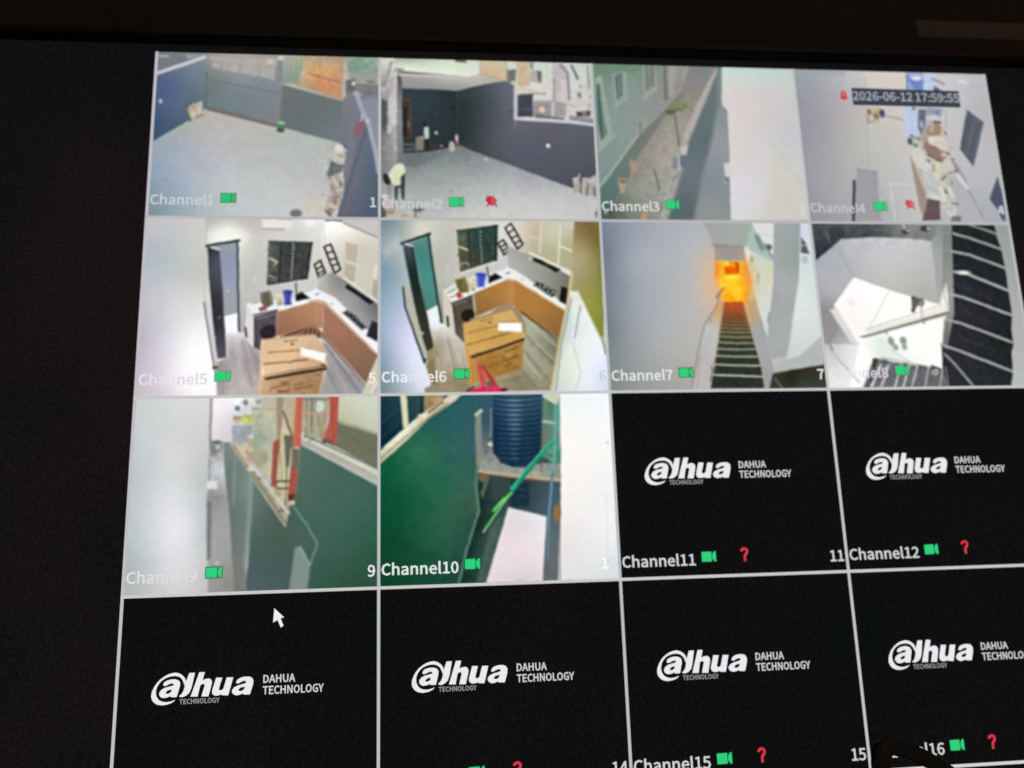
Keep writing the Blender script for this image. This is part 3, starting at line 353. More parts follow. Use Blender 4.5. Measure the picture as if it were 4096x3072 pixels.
  ('P',[625,200,668,201,647,292,618,345,609,292],(107,109,132),10.9,1.0),
  ('E',(630,281),9.8,21.8,0.0,(172,178,201),9.6,1.0),
  ('P',[672,190,753,194,735,245,664,246],(151,157,182),10.9,1.0),
  ('L',[719,206,719,240],9.9,(110,118,148),9.7,1.0),
  ('F',[728,-11,1015,-8,1006,794,883,795,756,434,743,267,758,199],[(888,65,194,192,198),(819,153,198,197,200),(925,178,186,184,188),(790,350,194,192,194),(958,319,186,184,188),(842,542,188,188,190),(955,513,186,186,190),(897,704,174,176,183),(987,649,182,182,188)],11.9,1.0),
  ('L',[722,32,779,57],10.0,(136,138,158),9.8,1.0),
  ('L',[859,37,901,50],12.3,(221,218,221),9.9,1.0),
  ('P',[727,72,767,100,717,101],(84,86,106),11.0,1.0),
  ('L',[768,205,752,312],4.4,(161,163,177),9.7,1.0),
  ('P',[879,194,958,265,867,503,811,411],(89,93,106),11.0,1.0),
  ('L',[916,241,843,432],9.9,(109,113,127),12.2,0.8),
  ('L',[943,274,863,476],4.4,(116,120,131),8.5,0.6),
  ('L',[883,219,825,405],4.4,(72,76,89),8.5,0.6),
  ('P',[984,551,996,643,992,781,975,757,924,671],(80,84,103),10.7,1.0),
  ('E',(975,725),12.8,19.2,0.0,(203,203,216),9.4,0.8),
  ('L',[968,746,979,778],9.6,(78,78,97),9.4,1.0),
  ('P',[754,445,791,488,823,597,883,795,723,797,724,652],(178,178,182),10.7,1.0),
  ('L',[753,450,812,559,823,629,880,779],6.5,(147,147,150),9.5,1.0),
  ('L',[776,548,818,613],19.4,(209,209,213),9.5,1.0),
  ('L',[774,494,784,532],7.6,(130,130,134),9.5,1.0),
  ('F',[552,437,565,415,561,371,545,366,575,343,623,348,657,258,693,235,728,256,733,295,754,334,751,434,767,466,774,532,742,598,740,652,746,716,726,781,572,787,580,654,570,573,549,492],[(584,437,208,208,203),(624,491,215,211,201),(673,523,209,205,186),(623,572,199,201,201),(669,626,213,209,197),(740,505,198,192,187),(722,625,203,203,197),(694,706,188,188,188),(688,380,198,184,171),(598,370,171,171,166)],11.9,1.0),
  ('P',[549,454,570,535,587,643,597,718,573,777,558,697,552,590],(166,151,140),10.6,1.0),
  ('L',[553,448,575,573,583,707],6.5,(192,180,174),9.5,1.0),
  ('P',[632,320,660,291,647,369,624,375],(177,161,152),10.8,1.0),
  ('P',[624,375,647,369,664,397,757,428,723,473,641,447,618,420],(143,124,115),10.7,1.0),
  ('L',[636,447,676,468,717,476],12.9,(104,91,81),9.5,1.0),
  ('E',(728,442),14.1,9.7,0.0,(198,188,183),9.5,1.0),
  ('E',(696,366),43.5,27.2,0.0,(219,209,201),9.6,1.0),
  ('L',[648,364,678,380],8.7,(208,199,187),9.6,1.0),
  ('E',(744,348),13.1,16.4,0.0,(188,182,176),9.6,1.0),
  ('E',(729,323),10.9,9.8,0.0,(209,203,199),9.6,1.0),
  ('P',[660,291,694,268,728,290,722,335,672,347,651,336],(149,130,107),10.8,1.0),
  ('L',[670,319,686,280],10.9,(197,180,159),9.6,1.0),
  ('E',(691,246),27.4,14.3,0.0,(207,205,201),9.7,1.0),
  ('L',[699,265,731,270],8.8,(80,82,86),9.6,1.0),
  ('L',[662,280,680,246],9.8,(188,184,182),9.6,1.0),
  ('L',[743,317,752,331],7.7,(99,99,103),9.6,1.0),
  ('E',(558,374),13.0,17.3,0.0,(86,90,92),9.5,1.0),
  ('E',(584,395),9.7,8.6,0.0,(107,109,107),9.5,1.0),
  ('E',(605,359),11.9,6.5,0.0,(120,124,122),9.5,1.0),
  ('E',(570,343),7.6,8.7,0.0,(109,111,111),9.5,1.0),
  ('E',(585,371),9.7,10.8,0.0,(199,199,195),9.5,1.0),
  ('P',[607,670,669,680,657,779,564,785,587,718],(104,85,90),10.5,1.0),
  ('E',(628,760),31.6,17.9,0.0,(109,71,96),17.4,1.0),
  ('L',[613,680,665,688],7.4,(90,78,78),9.3,1.0),
  ('P',[662,749,695,776,657,784],(141,142,156),10.4,1.0),
  ('L',[687,577,738,554],11.8,(119,119,112),9.4,1.0),
  ('L',[697,615,708,647],11.7,(97,97,89),9.4,1.0),
  ('L',[758,527,762,554,742,598],8.6,(151,149,145),9.5,1.0),
  ('L',[727,698,754,701],7.4,(109,109,107),9.3,1.0),
  ('P',[718,759,765,764,756,788,703,789],(115,115,117),10.5,1.0),
  ('L',[693,571,683,599],7.5,(151,149,141),9.4,1.0),
  ('L',[630,491,627,469],7.5,(129,112,100),9.5,1.0),
  ('L',[650,496,656,528,670,506],7.5,(177,169,152),9.5,1.0),
  ('E',(731,495),27.0,24.8,0.0,(210,200,195),17.8,1.0),
  ('L',[728,625,734,690],6.4,(157,155,149),9.4,1.0),
  ('L',[665,653,672,674,711,668],7.4,(227,224,214),9.4,1.0),
  ('L',[678,744,712,727,735,716],7.4,(217,217,217),9.3,1.0),
  ('L',[580,502,621,513],9.7,(223,219,212),9.4,1.0),
  ('L',[600,546,648,588],8.6,(188,190,192),9.4,1.0),
  ('L',[685,696,732,706],6.4,(151,151,151),9.3,1.0),
  ('E',(762,467),10.8,8.7,0.0,(109,107,107),9.5,1.0),
  ('E',(769,527),8.6,5.4,0.0,(98,95,95),9.5,1.0),
  ('P',[268,524,371,538,363,624,357,789,228,790,253,604],(157,157,163),10.5,1.0),
  ('L',[268,524,371,538],5.3,(140,140,146),9.3,1.0),
  ('L',[247,588,218,796],13.7,(59,61,67),9.3,1.0),
  ('L',[422,597,529,601],7.4,(211,211,211),9.3,1.0),
  ('L',[426,602,425,789],6.4,(209,209,209),9.3,1.0),
  ('L',[367,630,387,640,382,662],4.2,(161,161,165),5.8,0.7),
  ('T',[563,238,773,244,774,532,726,781,567,782,552,437],(14.0,4.0,1.2),17.8,1.0),
  ('T',[563,238,773,244,774,532,726,781,567,782,552,437],(7.5,2.7,0.8),17.8,1.0),
  ('T',[357,192,455,195,418,280,348,281],(10.8,7.2,2.4),17.8,1.0),
  ('T',[879,194,958,265,867,503,811,411],(8.6,2.7,0.4),17.8,1.0),
  ('T',[584,-1,788,-7,727,334,538,338],(16.2,3.6,1.6),17.8,1.0),
  ('P',[557,413,653,339,756,346,762,472,765,571,743,602,748,688,743,761,704,779,656,780,611,677,571,531],(192,190,183),11.9,1.0),
  ('P',[549,447,571,531,601,629,600,702,573,777,560,720,560,611,549,519],(160,144,131),9.5,1.0),
  ('L',[552,450,576,543,596,635],5.5,(183,168,156),8.3,1.0),
  ('P',[559,422,579,409,606,412,625,455,614,487,582,500,561,475],(211,208,199),10.7,1.0),
  ('P',[582,493,608,480,636,480,652,505,632,530,586,533],(210,208,198),10.6,1.0),
  ('P',[572,521,598,515,622,555,623,610,603,586],(176,178,177),10.6,1.0),
  ('P',[598,533,641,530,667,579,673,628,650,654,617,642,606,592],(192,194,193),10.6,1.0),
  ('L',[606,542,639,603],7.3,(207,209,207),8.2,0.7),
  ('P',[657,486,695,472,702,516,674,582,649,545],(211,207,184),10.7,1.0),
  ('P',[700,501,738,461,762,470,758,509,723,536,698,532],(204,197,187),10.7,1.0),
  ('L',[662,495,660,529],6.7,(138,128,115),9.5,1.0),
  ('E',(640,475),7.9,6.7,0.0,(108,95,85),9.5,1.0),
  ('L',[676,473,700,479],7.3,(150,132,117),9.5,1.0),
  ('P',[713,553,752,539,765,565,744,603,719,604],(186,184,179),10.6,1.0),
  ('L',[684,581,713,553],9.7,(119,117,110),9.4,1.0),
  ('L',[727,544,753,534],6.1,(130,128,122),9.5,1.0),
  ('L',[688,612,709,642],10.9,(94,92,85),9.4,1.0),
  ('L',[683,615,692,679],24.2,(217,213,202),9.4,1.0),
  ('L',[685,581,701,603],12.2,(211,205,193),9.4,1.0),
  ('L',[724,615,735,660],15.8,(213,210,199),9.4,1.0),
  ('L',[746,577,737,602],7.3,(140,138,134),9.4,1.0),
  ('P',[616,642,663,652,683,686,647,680,611,666],(211,208,199),10.5,1.0),
  ('L',[614,610,653,634],7.3,(167,169,169),8.2,0.8),
  ('P',[672,695,706,687,744,712,740,749,704,781,664,765],(184,186,186),10.5,1.0),
  ('L',[696,731,716,764,742,721],7.2,(219,219,219),9.3,1.0),
  ('L',[671,719,716,700],7.2,(207,207,205),9.3,1.0),
  ('L',[729,694,756,697],6.6,(109,109,105),9.3,1.0),
  ('P',[719,761,767,764,758,782,710,782],(115,115,117),10.5,1.0),
  ('P',[610,672,667,684,657,781,566,785,590,720],(102,85,88),10.5,1.0),
  ('E',(617,763),33.5,16.7,0.0,(105,75,98),13.9,1.0),
  ('L',[614,678,663,689],5.4,(86,74,74),9.3,1.0),
  ('P',[661,323,688,283,721,290,729,315,709,338,678,336,655,343],(158,136,112),10.8,1.0),
  ('L',[675,318,690,279],8.7,(199,184,161),9.6,1.0),
  ('E',(700,245),31.2,16.2,0.0,(201,201,199),9.7,1.0),
  ('L',[697,266,725,270],7.5,(80,80,82),9.6,1.0),
  ('L',[659,298,671,272],8.7,(188,182,178),9.6,1.0),
  ('P',[648,362,689,344,738,345,752,384,747,417,710,411,682,394,652,387],(216,205,192),10.8,1.0),
  ('L',[691,373,737,391],8.6,(200,186,173),9.6,1.0),
  ('E',(671,361),14.8,9.9,0.0,(225,215,202),9.6,1.0),
  ('P',[626,355,650,339,652,387,636,421,618,413],(168,149,138),10.7,1.0),
  ('P',[624,399,649,362,652,387,687,398,714,423,754,434,734,453,707,474,673,456,638,441],(145,122,109),10.7,1.0),
  ('E',(724,442),16.0,8.6,0.0,(208,201,193),9.5,1.0),
  ('L',[641,444,678,464,708,474],9.2,(102,82,71),9.5,1.0),
  ('L',[740,431,754,437],7.4,(108,95,87),9.5,1.0),
  ('L',[757,462,774,515],6.1,(140,136,134),9.5,1.0),
  ('E',(557,372),11.1,14.7,0.0,(91,92,94),9.5,1.0),
  ('E',(584,394),9.8,8.6,0.0,(111,113,111),9.5,1.0),
  ('E',(578,353),12.3,7.4,0.0,(151,153,151),9.5,1.0),
  ('E',(581,372),9.8,8.6,0.0,(194,194,191),9.5,1.0)],
5: [('F',[],[(52,31,196,194,198),(197,30,205,203,201),(84,189,180,191,195),(202,136,201,202,197),(21,345,194,194,203),(188,345,213,211,209),(145,448,220,218,220),(19,548,191,186,197),(153,599,235,233,240),(240,650,255,255,255),(65,698,211,203,212),(254,749,253,248,255),(13,771,200,192,200),(138,773,225,218,225),(243,293,201,202,199)],11.0,1.0),
  ('E',(245,665),53.2,120.8,0.0,(255,255,255),95.7,0.8),
  ('E',(191,714),57.6,57.6,0.0,(253,248,253),84.5,0.5),
  ('F',[247,-3,760,-2,740,282,721,335,643,356,439,392,434,531,406,530,393,103,260,131],[(345,71,239,237,229),(294,18,194,194,188),(418,39,200,198,191),(472,188,200,200,193),(452,345,196,194,190),(542,81,211,209,202),(666,53,219,218,212),(690,15,231,231,227),(727,107,219,218,212),(729,240,211,209,204),(425,241,200,200,193),(421,474,183,183,181),(573,319,200,200,200)],11.0,1.0),
  ('E',(351,87),76.6,40.8,0.0,(249,248,240),50.5,0.75),
  ('E',(695,20),20.8,20.8,0.0,(247,247,244),28.6,0.8),
  ('L',[250,8,257,125],4.1,(179,179,173),7.9,0.6),
  ('E',(467,285),5.0,7.1,0.0,(219,218,214),8.9,1.0),
  ('L',[253,131,261,376],5.1,(190,190,184),11.1,0.6),
  ('P',[486,6,622,7,618,43,606,53,489,49],(232,228,221),10.2,1.0),
  ('L',[492,52,586,52],7.2,(168,164,157),9.1,1.0),
  ('L',[486,14,492,49],5.2,(183,179,172),6.8,0.7),
  ('L',[555,2,615,4],5.2,(130,128,124),9.1,1.0),
  ('F',[755,-2,841,14,998,83,999,404,794,251,739,272],[(791,52,255,254,248),(807,106,232,228,219),(841,79,243,239,230),(778,213,211,209,202),(917,132,211,207,194),(968,240,204,200,188),(795,19,255,255,255)],11.0,1.0),
  ('P',[805,-8,1000,-10,1000,90,841,18],(200,198,195),10.4,1.0),
  ('L',[765,10,795,6,831,11],9.4,(106,100,96),9.2,1.0),
  ('L',[841,20,998,90],7.3,(151,147,140),9.2,1.0),
  ('L',[755,14,762,112],5.2,(200,198,193),8.0,0.6),
  ('P',[852,106,998,151,999,398,844,277],(206,203,188),10.3,1.0),
  ('P',[857,111,910,127,905,213,853,202],(193,181,165),10.3,1.0),
  ('P',[853,208,903,224,893,298,846,277],(188,177,161),10.2,1.0),
  ('L',[853,197,908,218],7.2,(221,218,207),9.1,1.0),
  ('L',[912,127,896,298],7.3,(217,213,200),9.2,1.0),
  ('L',[986,223,966,367],12.4,(228,224,215),9.1,1.0),
  ('P',[973,282,996,287,996,377,966,356],(178,171,154),10.2,1.0),
  ('L',[849,278,999,401],11.3,(234,230,221),9.0,1.0),
  ('F',[270,136,391,109,402,438,345,451],[(350,188,144,153,170),(368,293,150,160,178),(367,397,158,162,171),(372,135,152,158,169)],11.0,1.0),
  ('P',[343,451,402,436,408,520,353,528],(251,249,254),9.8,1.0),
  ('L',[259,131,394,105],12.2,(54,65,69),8.9,1.0),
  ('L',[388,109,397,314,408,515],8.2,(57,69,75),9.0,1.0),
  ('F',[261,136,314,152,334,345,362,631,320,638,300,499,276,273],[(296,189,75,76,88),(305,397,51,53,56),(337,601,81,79,92),(276,162,55,57,61),(319,499,55,55,62)],11.0,1.0),
  ('L',[280,137,312,149],7.1,(218,218,223),8.9,1.0),
  ('E',(355,335),7.0,7.0,0.0,(180,188,208),8.8,1.0),
  ('E',(324,454),3.0,4.9,0.0,(151,151,161),8.7,1.0),
  ('E',(309,545),5.9,9.8,0.0,(194,194,203),8.6,1.0),
  ('L',[268,199,282,314,311,550],4.0,(34,36,39),5.5,0.6),
  ('P',[256,376,285,382,326,656,308,671],(211,207,211),9.8,1.0),
  ('L',[258,387,314,686],5.9,(115,113,117),8.7,1.0),
  ('F',[353,525,439,523,499,592,504,703,496,799,328,797,318,651,366,626],[(388,561,199,190,194),(437,602,183,175,179),(392,676,174,167,168),(441,727,187,179,176),(346,701,161,150,152),(372,776,180,171,167),(477,652,161,152,154),(387,535,226,220,224)],11.0,1.0),
  ('L',[426,561,470,752],14.8,(148,141,143),21.6,0.6),
  ('L',[369,691,391,786],9.7,(195,188,186),16.0,0.7),
  ('L',[397,551,438,781],9.8,(202,194,194),16.2,0.5),
  ('L',[339,651,354,790],7.8,(139,128,130),12.8,0.5),
  ('L',[450,566,491,652],11.8,(140,132,136),16.2,0.6),
  ('L',[435,500,440,538],7.9,(53,51,55),8.7,1.0),
  ('P',[304,668,326,668,326,680,307,680],(71,66,64),9.6,1.0),
  ('F',[521,108,709,113,690,283,518,312],[(546,214,89,85,78),(594,161,58,61,61),(669,214,59,61,63),(544,134,81,85,81),(538,283,76,74,71),(643,134,62,65,65),(621,267,61,61,61)],11.0,1.0),
  ('L',[573,126,697,121],3.1,(90,92,93),4.5,0.5),
  ('L',[573,140,697,134],3.1,(90,92,93),4.5,0.5),
  ('L',[574,153,697,147],3.1,(90,92,93),4.5,0.5),
  ('L',[574,166,698,160],3.1,(90,92,93),4.5,0.5),
  ('L',[575,180,698,173],3.1,(90,92,93),4.5,0.5),
  ('L',[575,193,698,185],3.1,(90,92,93),4.5,0.5),
  ('L',[575,206,698,198],3.1,(90,92,93),4.5,0.5),
  ('L',[576,219,699,211],3.1,(90,92,93),4.5,0.5),
  ('L',[576,233,699,224],3.1,(90,92,93),4.5,0.5),
  ('L',[576,246,699,236],3.1,(90,92,93),4.5,0.5),
  ('L',[577,259,699,249],3.0,(90,92,93),4.5,0.5),
  ('L',[577,272,700,262],3.0,(90,92,93),4.5,0.5),
  ('L',[577,285,700,275],3.0,(90,92,93),4.5,0.5),
  ('L',[521,185,560,203],8.2,(178,175,160),9.0,1.0),
  ('L',[535,188,558,209,546,219],6.1,(193,190,175),9.0,1.0),
  ('L',[524,230,561,241],9.1,(101,91,75),8.9,1.0),
  ('L',[525,264,558,280],7.1,(151,151,149),8.9,1.0),
  ('L',[531,285,563,293],6.1,(119,119,117),8.9,1.0),
  ('L',[522,145,568,134],15.3,(94,97,92),11.3,0.6),
  ('L',[573,114,572,293],5.1,(38,40,42),9.0,1.0),
  ('E',(626,118),4.1,5.7,0.0,(181,183,180),4.5,0.9),
  ('E',(626,134),4.1,5.7,0.0,(181,183,180),4.5,0.9),
  ('E',(626,150),4.1,5.7,0.0,(181,183,180),4.5,0.9),
  ('E',(625,166),4.1,5.6,0.0,(181,183,180),4.5,0.9),
  ('E',(625,182),4.1,5.6,0.0,(181,183,180),4.5,0.9),
  ('E',(624,198),4.1,5.6,0.0,(181,183,180),4.5,0.9),
  ('E',(624,214),4.1,5.6,0.0,(181,183,180),4.5,0.9),
  ('E',(623,230),4.1,5.6,0.0,(181,183,180),4.5,0.9),
  ('E',(623,246),4.1,5.6,0.0,(181,183,180),4.5,0.9),
  ('E',(623,262),4.1,5.6,0.0,(181,183,180),4.5,0.9),
  ('E',(622,277),4.1,5.6,0.0,(181,183,180),4.5,0.9),
  ('L',[704,115,688,280],7.2,(38,42,44),9.1,1.0),
  ('L',[518,314,693,287],7.1,(222,220,214),8.9,1.0),
  ('L',[521,109,707,114],5.1,(47,48,48),9.0,1.0),
  ('E',(529,310),4.0,3.0,0.0,(76,76,74),4.4,0.7),
  ('E',(548,307),4.0,3.0,0.0,(76,76,74),4.4,0.7),
  ('E',(568,304),4.0,3.0,0.0,(76,76,74),4.5,0.7),
  ('E',(587,300),4.1,3.0,0.0,(76,76,74),4.5,0.7),
  ('E',(607,297),4.1,3.0,0.0,(76,76,74),4.5,0.7),
  ('E',(626,294),4.1,3.0,0.0,(76,76,74),4.5,0.7),
  ('E',(646,291),4.1,3.0,0.0,(76,76,74),4.5,0.7),
  ('E',(666,288),4.1,3.1,0.0,(76,76,74),4.5,0.7),
  ('L',[759,133,787,120,831,235,806,256,759,133],7.8,(40,38,36),5.7,1.0),
  ('L',[770,165,800,152],6.7,(40,38,36),5.7,1.0),
  ('L',[783,192,813,187],6.7,(40,38,36),5.7,1.0),
  ('L',[796,221,823,208],6.7,(40,38,36),5.7,1.0),
  ('L',[719,216,746,195,767,253,739,276,719,216],7.7,(40,38,36),5.6,1.0),
  ('L',[728,237,752,221],6.7,(40,38,36),5.6,1.0),
  ('L',[736,256,761,240],6.6,(40,38,36),5.6,1.0),
  ('P',[437,392,643,364,730,327,770,346,1001,570,1001,631,766,383,712,382,566,423,465,444,436,413],(241,241,245),9.9,1.0),
  ('F',[739,272,794,251,854,288,1001,401,1001,565,900,461,810,367,730,325],[(794,293,153,151,149),(869,372,157,156,156),(944,451,145,143,145),(969,424,119,119,121),(759,293,183,181,178)],11.0,1.0),
  ('P',[859,303,899,330,979,388,959,398,914,364,853,322],(31,31,33),10.1,1.0),
  ('E',(918,347),5.1,3.1,0.0,(87,89,93),9.0,1.0),
  ('P',[862,422,900,450,947,502,925,514,870,461,839,435],(81,85,87),10.0,1.0),
  ('E',(863,440),6.6,6.6,0.0,(38,40,42),5.6,1.0),
  ('E',(870,435),3.5,3.5,0.0,(162,164,166),4.5,1.0),
  ('E',(880,445),6.6,6.6,0.0,(38,40,42),5.6,1.0),
  ('E',(888,440),3.5,3.5,0.0,(162,164,166),4.5,1.0),
  ('E',(895,466),6.6,6.6,0.0,(38,40,42),5.6,1.0),
  ('E',(903,461),3.5,3.5,0.0,(162,164,166),4.5,1.0),
  ('E',(912,482),6.6,6.6,0.0,(38,40,42),5.6,1.0),
  ('E',(920,476),3.5,3.5,0.0,(162,164,166),4.5,1.0),
  ('E',(927,495),6.6,6.6,0.0,(38,40,42),5.6,1.0),
  ('E',(935,489),3.5,3.5,0.0,(162,164,166),4.5,1.0),
  ('L',[840,435,925,513],5.1,(205,207,211),5.6,0.6),
  ('P',[969,471,999,485,991,565,945,539],(42,44,48),10.0,1.0),
  ('P',[491,345,530,335,545,366,549,397,522,413,497,392],(110,106,86),9.9,1.0),
  ('L',[516,356,527,397],6.0,(84,80,60),8.8,1.0),
  ('L',[532,340,543,387],6.0,(135,130,106),8.9,1.0),
  ('P',[547,345,584,343,592,392,561,405],(205,194,176),10.0,1.0),
  ('E',(569,356),13.1,8.1,0.0,(231,220,203),8.9,1.0),
  ('E',(575,392),9.0,8.0,0.0,(160,147,133),8.8,1.0),
  ('P',[485,415,512,397,523,423,494,429],(144,84,84),9.9,1.0),
  ('E',(511,426),8.0,4.0,0.0,(214,201,199),8.8,1.0),
  ('L',[459,392,487,382],9.0,(179,177,175),8.8,1.0),
  ('P',[588,335,625,335,622,398,595,398],(65,79,162),10.0,1.0),
  ('E',(607,341),19.2,8.1,0.0,(53,62,140),8.9,1.0),
  ('L',[596,340,599,387],5.0,(90,105,182),8.9,1.0),
  ('L',[635,340,626,392],7.1,(202,211,233),8.9,1.0),
  ('L',[595,395,624,395],5.0,(46,53,111),8.8,1.0),
  ('P',[640,356,667,339,703,369,643,383],(25,27,29),10.0,1.0),
  ('L',[641,304,646,356],5.1,(53,55,57),8.9,1.0),
  ('L',[728,353,738,348],5.1,(109,111,114),8.9,1.0),
  ('E',(795,395),6.1,3.0,0.0,(172,169,169),8.9,1.0),
  ('F',[566,429,722,383,761,393,758,507,704,496,560,541],[(625,449,167,121,91),(698,424,181,130,100),(626,501,155,112,86),(742,424,184,136,108)],11.0,1.0),
  ('L',[734,393,728,496],5.1,(195,149,121),7.8,0.6),
  ('F',[761,390,1001,634,946,753,758,532],[(796,450,165,119,93),(871,554,157,112,90),(921,656,137,105,85)],11.0,1.0),
  ('L',[702,383,741,380,766,389,999,630],7.1,(197,155,129),8.9,1.0),
  ('L',[753,532,943,763],8.0,(98,79,68),8.8,1.0),
  ('P',[436,397,465,444,470,589,448,566],(223,216,216),9.9,1.0),
  ('P',[468,451,565,423,561,544,502,554,499,599,472,587],(88,79,85),9.8,1.0),
  ('E',(528,518),32.7,37.7,0.0,(44,38,44),8.7,1.0),
  ('L',[501,505,515,488,539,483],4.0,(118,111,117),8.7,1.0),
  ('L',[480,462,561,440],9.9,(116,107,111),8.7,1.0),
  ('E',(547,454),8.0,5.0,0.0,(54,49,53),8.8,1.0),
  ('L',[466,444,566,422],5.0,(52,49,51),8.8,1.0),
  ('L',[476,464,479,582],5.0,(65,58,63),8.7,1.0),
  ('P',[574,544,694,494,728,492,766,532,754,553,724,540],(142,104,81),9.8,1.0),
  ('L',[584,538,690,501,724,496,757,532],7.9,(153,112,90),8.7,1.0),
  ('L',[692,506,685,529],6.5,(76,54,46),5.5,1.0),
  ('L',[710,505,705,530],6.5,(76,54,46),5.5,1.0),
  ('L',[726,512,724,533],6.5,(76,54,46),5.5,1.0),
  ('L',[743,522,741,545],6.5,(76,54,46),5.5,1.0),
  ('L',[675,511,603,536],6.5,(76,54,46),5.5,1.0),
  ('F',[754,543,943,763,927,805,748,803,781,660,755,604],[(799,630,168,164,166),(848,706,151,147,151),(776,756,162,160,162),(897,782,162,160,162)],11.0,1.0),
  ('L',[774,579,917,792],13.0,(119,115,117),16.4,0.6),
  ('L',[785,695,825,786],9.9,(127,124,127),14.1,0.5),
  ('L',[768,558,872,696],7.0,(194,190,192),11.0,0.5),
  ('L',[824,706,873,802],7.9,(190,188,190),13.0,0.5),
  ('P',[992,631,1009,638,1009,809,922,807],(210,201,178),9.9,1.0),
  ('L',[960,803,994,738],6.9,(232,228,219),8.7,1.0),
  ('L',[975,803,999,758],5.9,(183,179,170),8.7,1.0),
  ('F',[507,551,724,531,749,558,775,614,776,660,516,704,509,653],[(556,577,224,189,150),(676,552,220,191,157),(581,633,234,195,153),(726,634,209,174,137),(559,678,232,195,160)],11.0,1.0),
  ('L',[533,610,667,601],4.9,(147,112,75),8.7,1.0),
  ('L',[515,659,611,651],5.9,(134,101,66),8.6,1.0),
  ('L',[620,654,649,646,697,643],6.9,(121,90,59),8.7,1.0),
  ('L',[599,562,652,557],4.0,(126,97,67),8.7,1.0),
  ('E',(632,574),5.9,5.0,0.0,(103,75,49),8.7,1.0),
  ('L',[507,554,719,534],4.0,(179,148,109),8.7,1.0),
  ('F',[516,704,776,660,748,803,493,799,498,727],[(585,753,183,144,109),(728,720,168,133,96),(527,728,206,170,136)],11.0,1.0),
  ('L',[527,724,775,683],10.7,(55,40,26),8.6,1.0),
  ('L',[505,577,504,797],8.9,(227,187,143),8.7,1.0),
  ('L',[543,723,574,713],5.8,(74,56,37),8.6,1.0),
  ('L',[756,667,775,670],7.9,(80,62,42),8.7,1.0),
  ('L',[547,768,585,756,625,749],4.9,(119,82,51),6.4,0.8),
  ('L',[580,781,623,778],7.8,(119,82,51),6.4,0.8),
  ('L',[647,772,728,755],6.3,(119,82,51),6.4,0.8),
  ('L',[723,715,747,710],5.9,(119,82,51),6.5,0.8),
  ('L',[594,744,618,739],6.8,(119,82,51),6.4,0.8),
  ('L',[545,783,549,765],3.9,(119,82,51),6.4,0.8),
  ('L',[642,754,690,745],3.9,(119,82,51),6.4,0.8),
  ('P',[669,586,775,614,771,656,667,621],(255,252,246),9.8,1.0),
  ('L',[672,586,774,615],4.0,(169,141,112),5.5,0.7),
  ('T',[521,108,709,113,690,283,518,312],(9.0,7.2,1.2),16.5,1.0),
  ('T',[486,335,593,335,595,413,479,428],(9.0,6.3,2.0),16.5,1.0),
  ('T',[353,525,439,523,504,703,496,799,328,797],(20.0,2.7,0.8),16.5,1.0),
  ('T',[754,543,943,763,748,803],(20.0,2.7,0.8),16.5,1.0),
  ('T',[492,531,773,532,748,803,493,799],(15.0,1.8,0.8),16.5,1.0),
  ('T',[840,424,949,502,925,513,835,435],(7.0,9.0,0.8),16.5,1.0),
  ('T',[532,743,737,705,739,800,533,797],(12.0,6.3,0.8),16.5,1.0)],
6: [('F',[],[(41,31,130,148,156),(65,108,172,183,183),(27,235,129,157,172),(79,235,153,172,178),(41,434,162,183,204),(88,484,191,200,225),(27,629,149,168,189),(133,678,218,222,241),(41,749,138,157,165),(179,751,221,226,243),(18,782,122,146,150),(97,581,206,211,234)],10.8,1.0),
  ('F',[87,3,686,0,555,234,351,285,278,335,281,494,262,480,221,66,96,108],[(161,41,211,209,196),(258,56,200,200,189),(266,184,187,187,176),(303,285,192,192,180),(404,23,204,200,187),(546,38,219,218,212),(557,183,205,205,205),(272,410,162,160,148),(113,26,163,174,167),(626,27,219,211,202)],10.8,1.0),
  ('P',[10,149,46,113,94,75,94,113,27,195],(180,191,193),21.6,0.6),
  ('E',(299,232),3.9,7.9,0.0,(211,211,209),8.7,1.0),
  ('L',[87,10,94,111],4.0,(153,168,166),6.6,0.6),
  ('F',[127,118,214,79,256,400,201,430,151,133],[(184,159,71,134,126),(217,285,78,142,135),(225,385,75,134,122),(185,108,86,138,131)],10.8,1.0),
  ('P',[200,432,254,404,268,475,219,498],(235,241,241),9.6,1.0),
  ('L',[97,116,222,69],11.9,(29,44,46),8.7,1.0),
  ('L',[216,71,236,235,268,477],9.0,(25,50,50),8.8,1.0),
  ('F',[102,118,151,133,174,285,237,593,204,612,176,533,131,285],[(127,144,67,80,92),(136,235,35,50,48),(173,385,39,50,43),(204,558,57,57,42),(150,310,30,44,40)],10.8,1.0),
  ('L',[113,116,146,127],6.9,(205,209,215),8.7,1.0),
  ('E',(181,529),10.5,6.7,0.0,(198,194,179),8.4,1.0),
  ('L',[174,514,176,543],4.8,(23,29,25),8.4,1.0),
  ('L',[141,133,169,285],4.9,(18,33,33),6.5,0.7),
  ('P',[101,305,126,300,204,626,189,652,153,533,107,365],(183,181,168),9.6,1.0),
  ('L',[104,320,111,410,194,660],7.8,(45,53,53),8.6,1.0),
  ('P',[190,640,206,643,194,660],(34,38,34),9.4,1.0),
  ('F',[219,499,281,485,337,534,370,559,377,782,230,792,199,669,237,597],[(261,524,209,205,193),(298,583,187,181,166),(274,655,178,171,150),(335,656,178,168,150),(249,727,149,134,102),(342,752,150,139,114),(222,631,138,122,89),(252,499,237,237,233)],10.8,1.0),
  ('L',[299,558,337,776],11.5,(143,132,108),18.0,0.6),
  ('L',[246,631,267,780],9.5,(195,190,173),15.7,0.6),
  ('L',[271,499,324,728],7.7,(211,207,194),15.9,0.4),
  ('L',[222,636,235,727],7.6,(109,92,60),12.6,0.5),
  ('L',[317,573,358,680],9.6,(210,205,190),15.8,0.5),
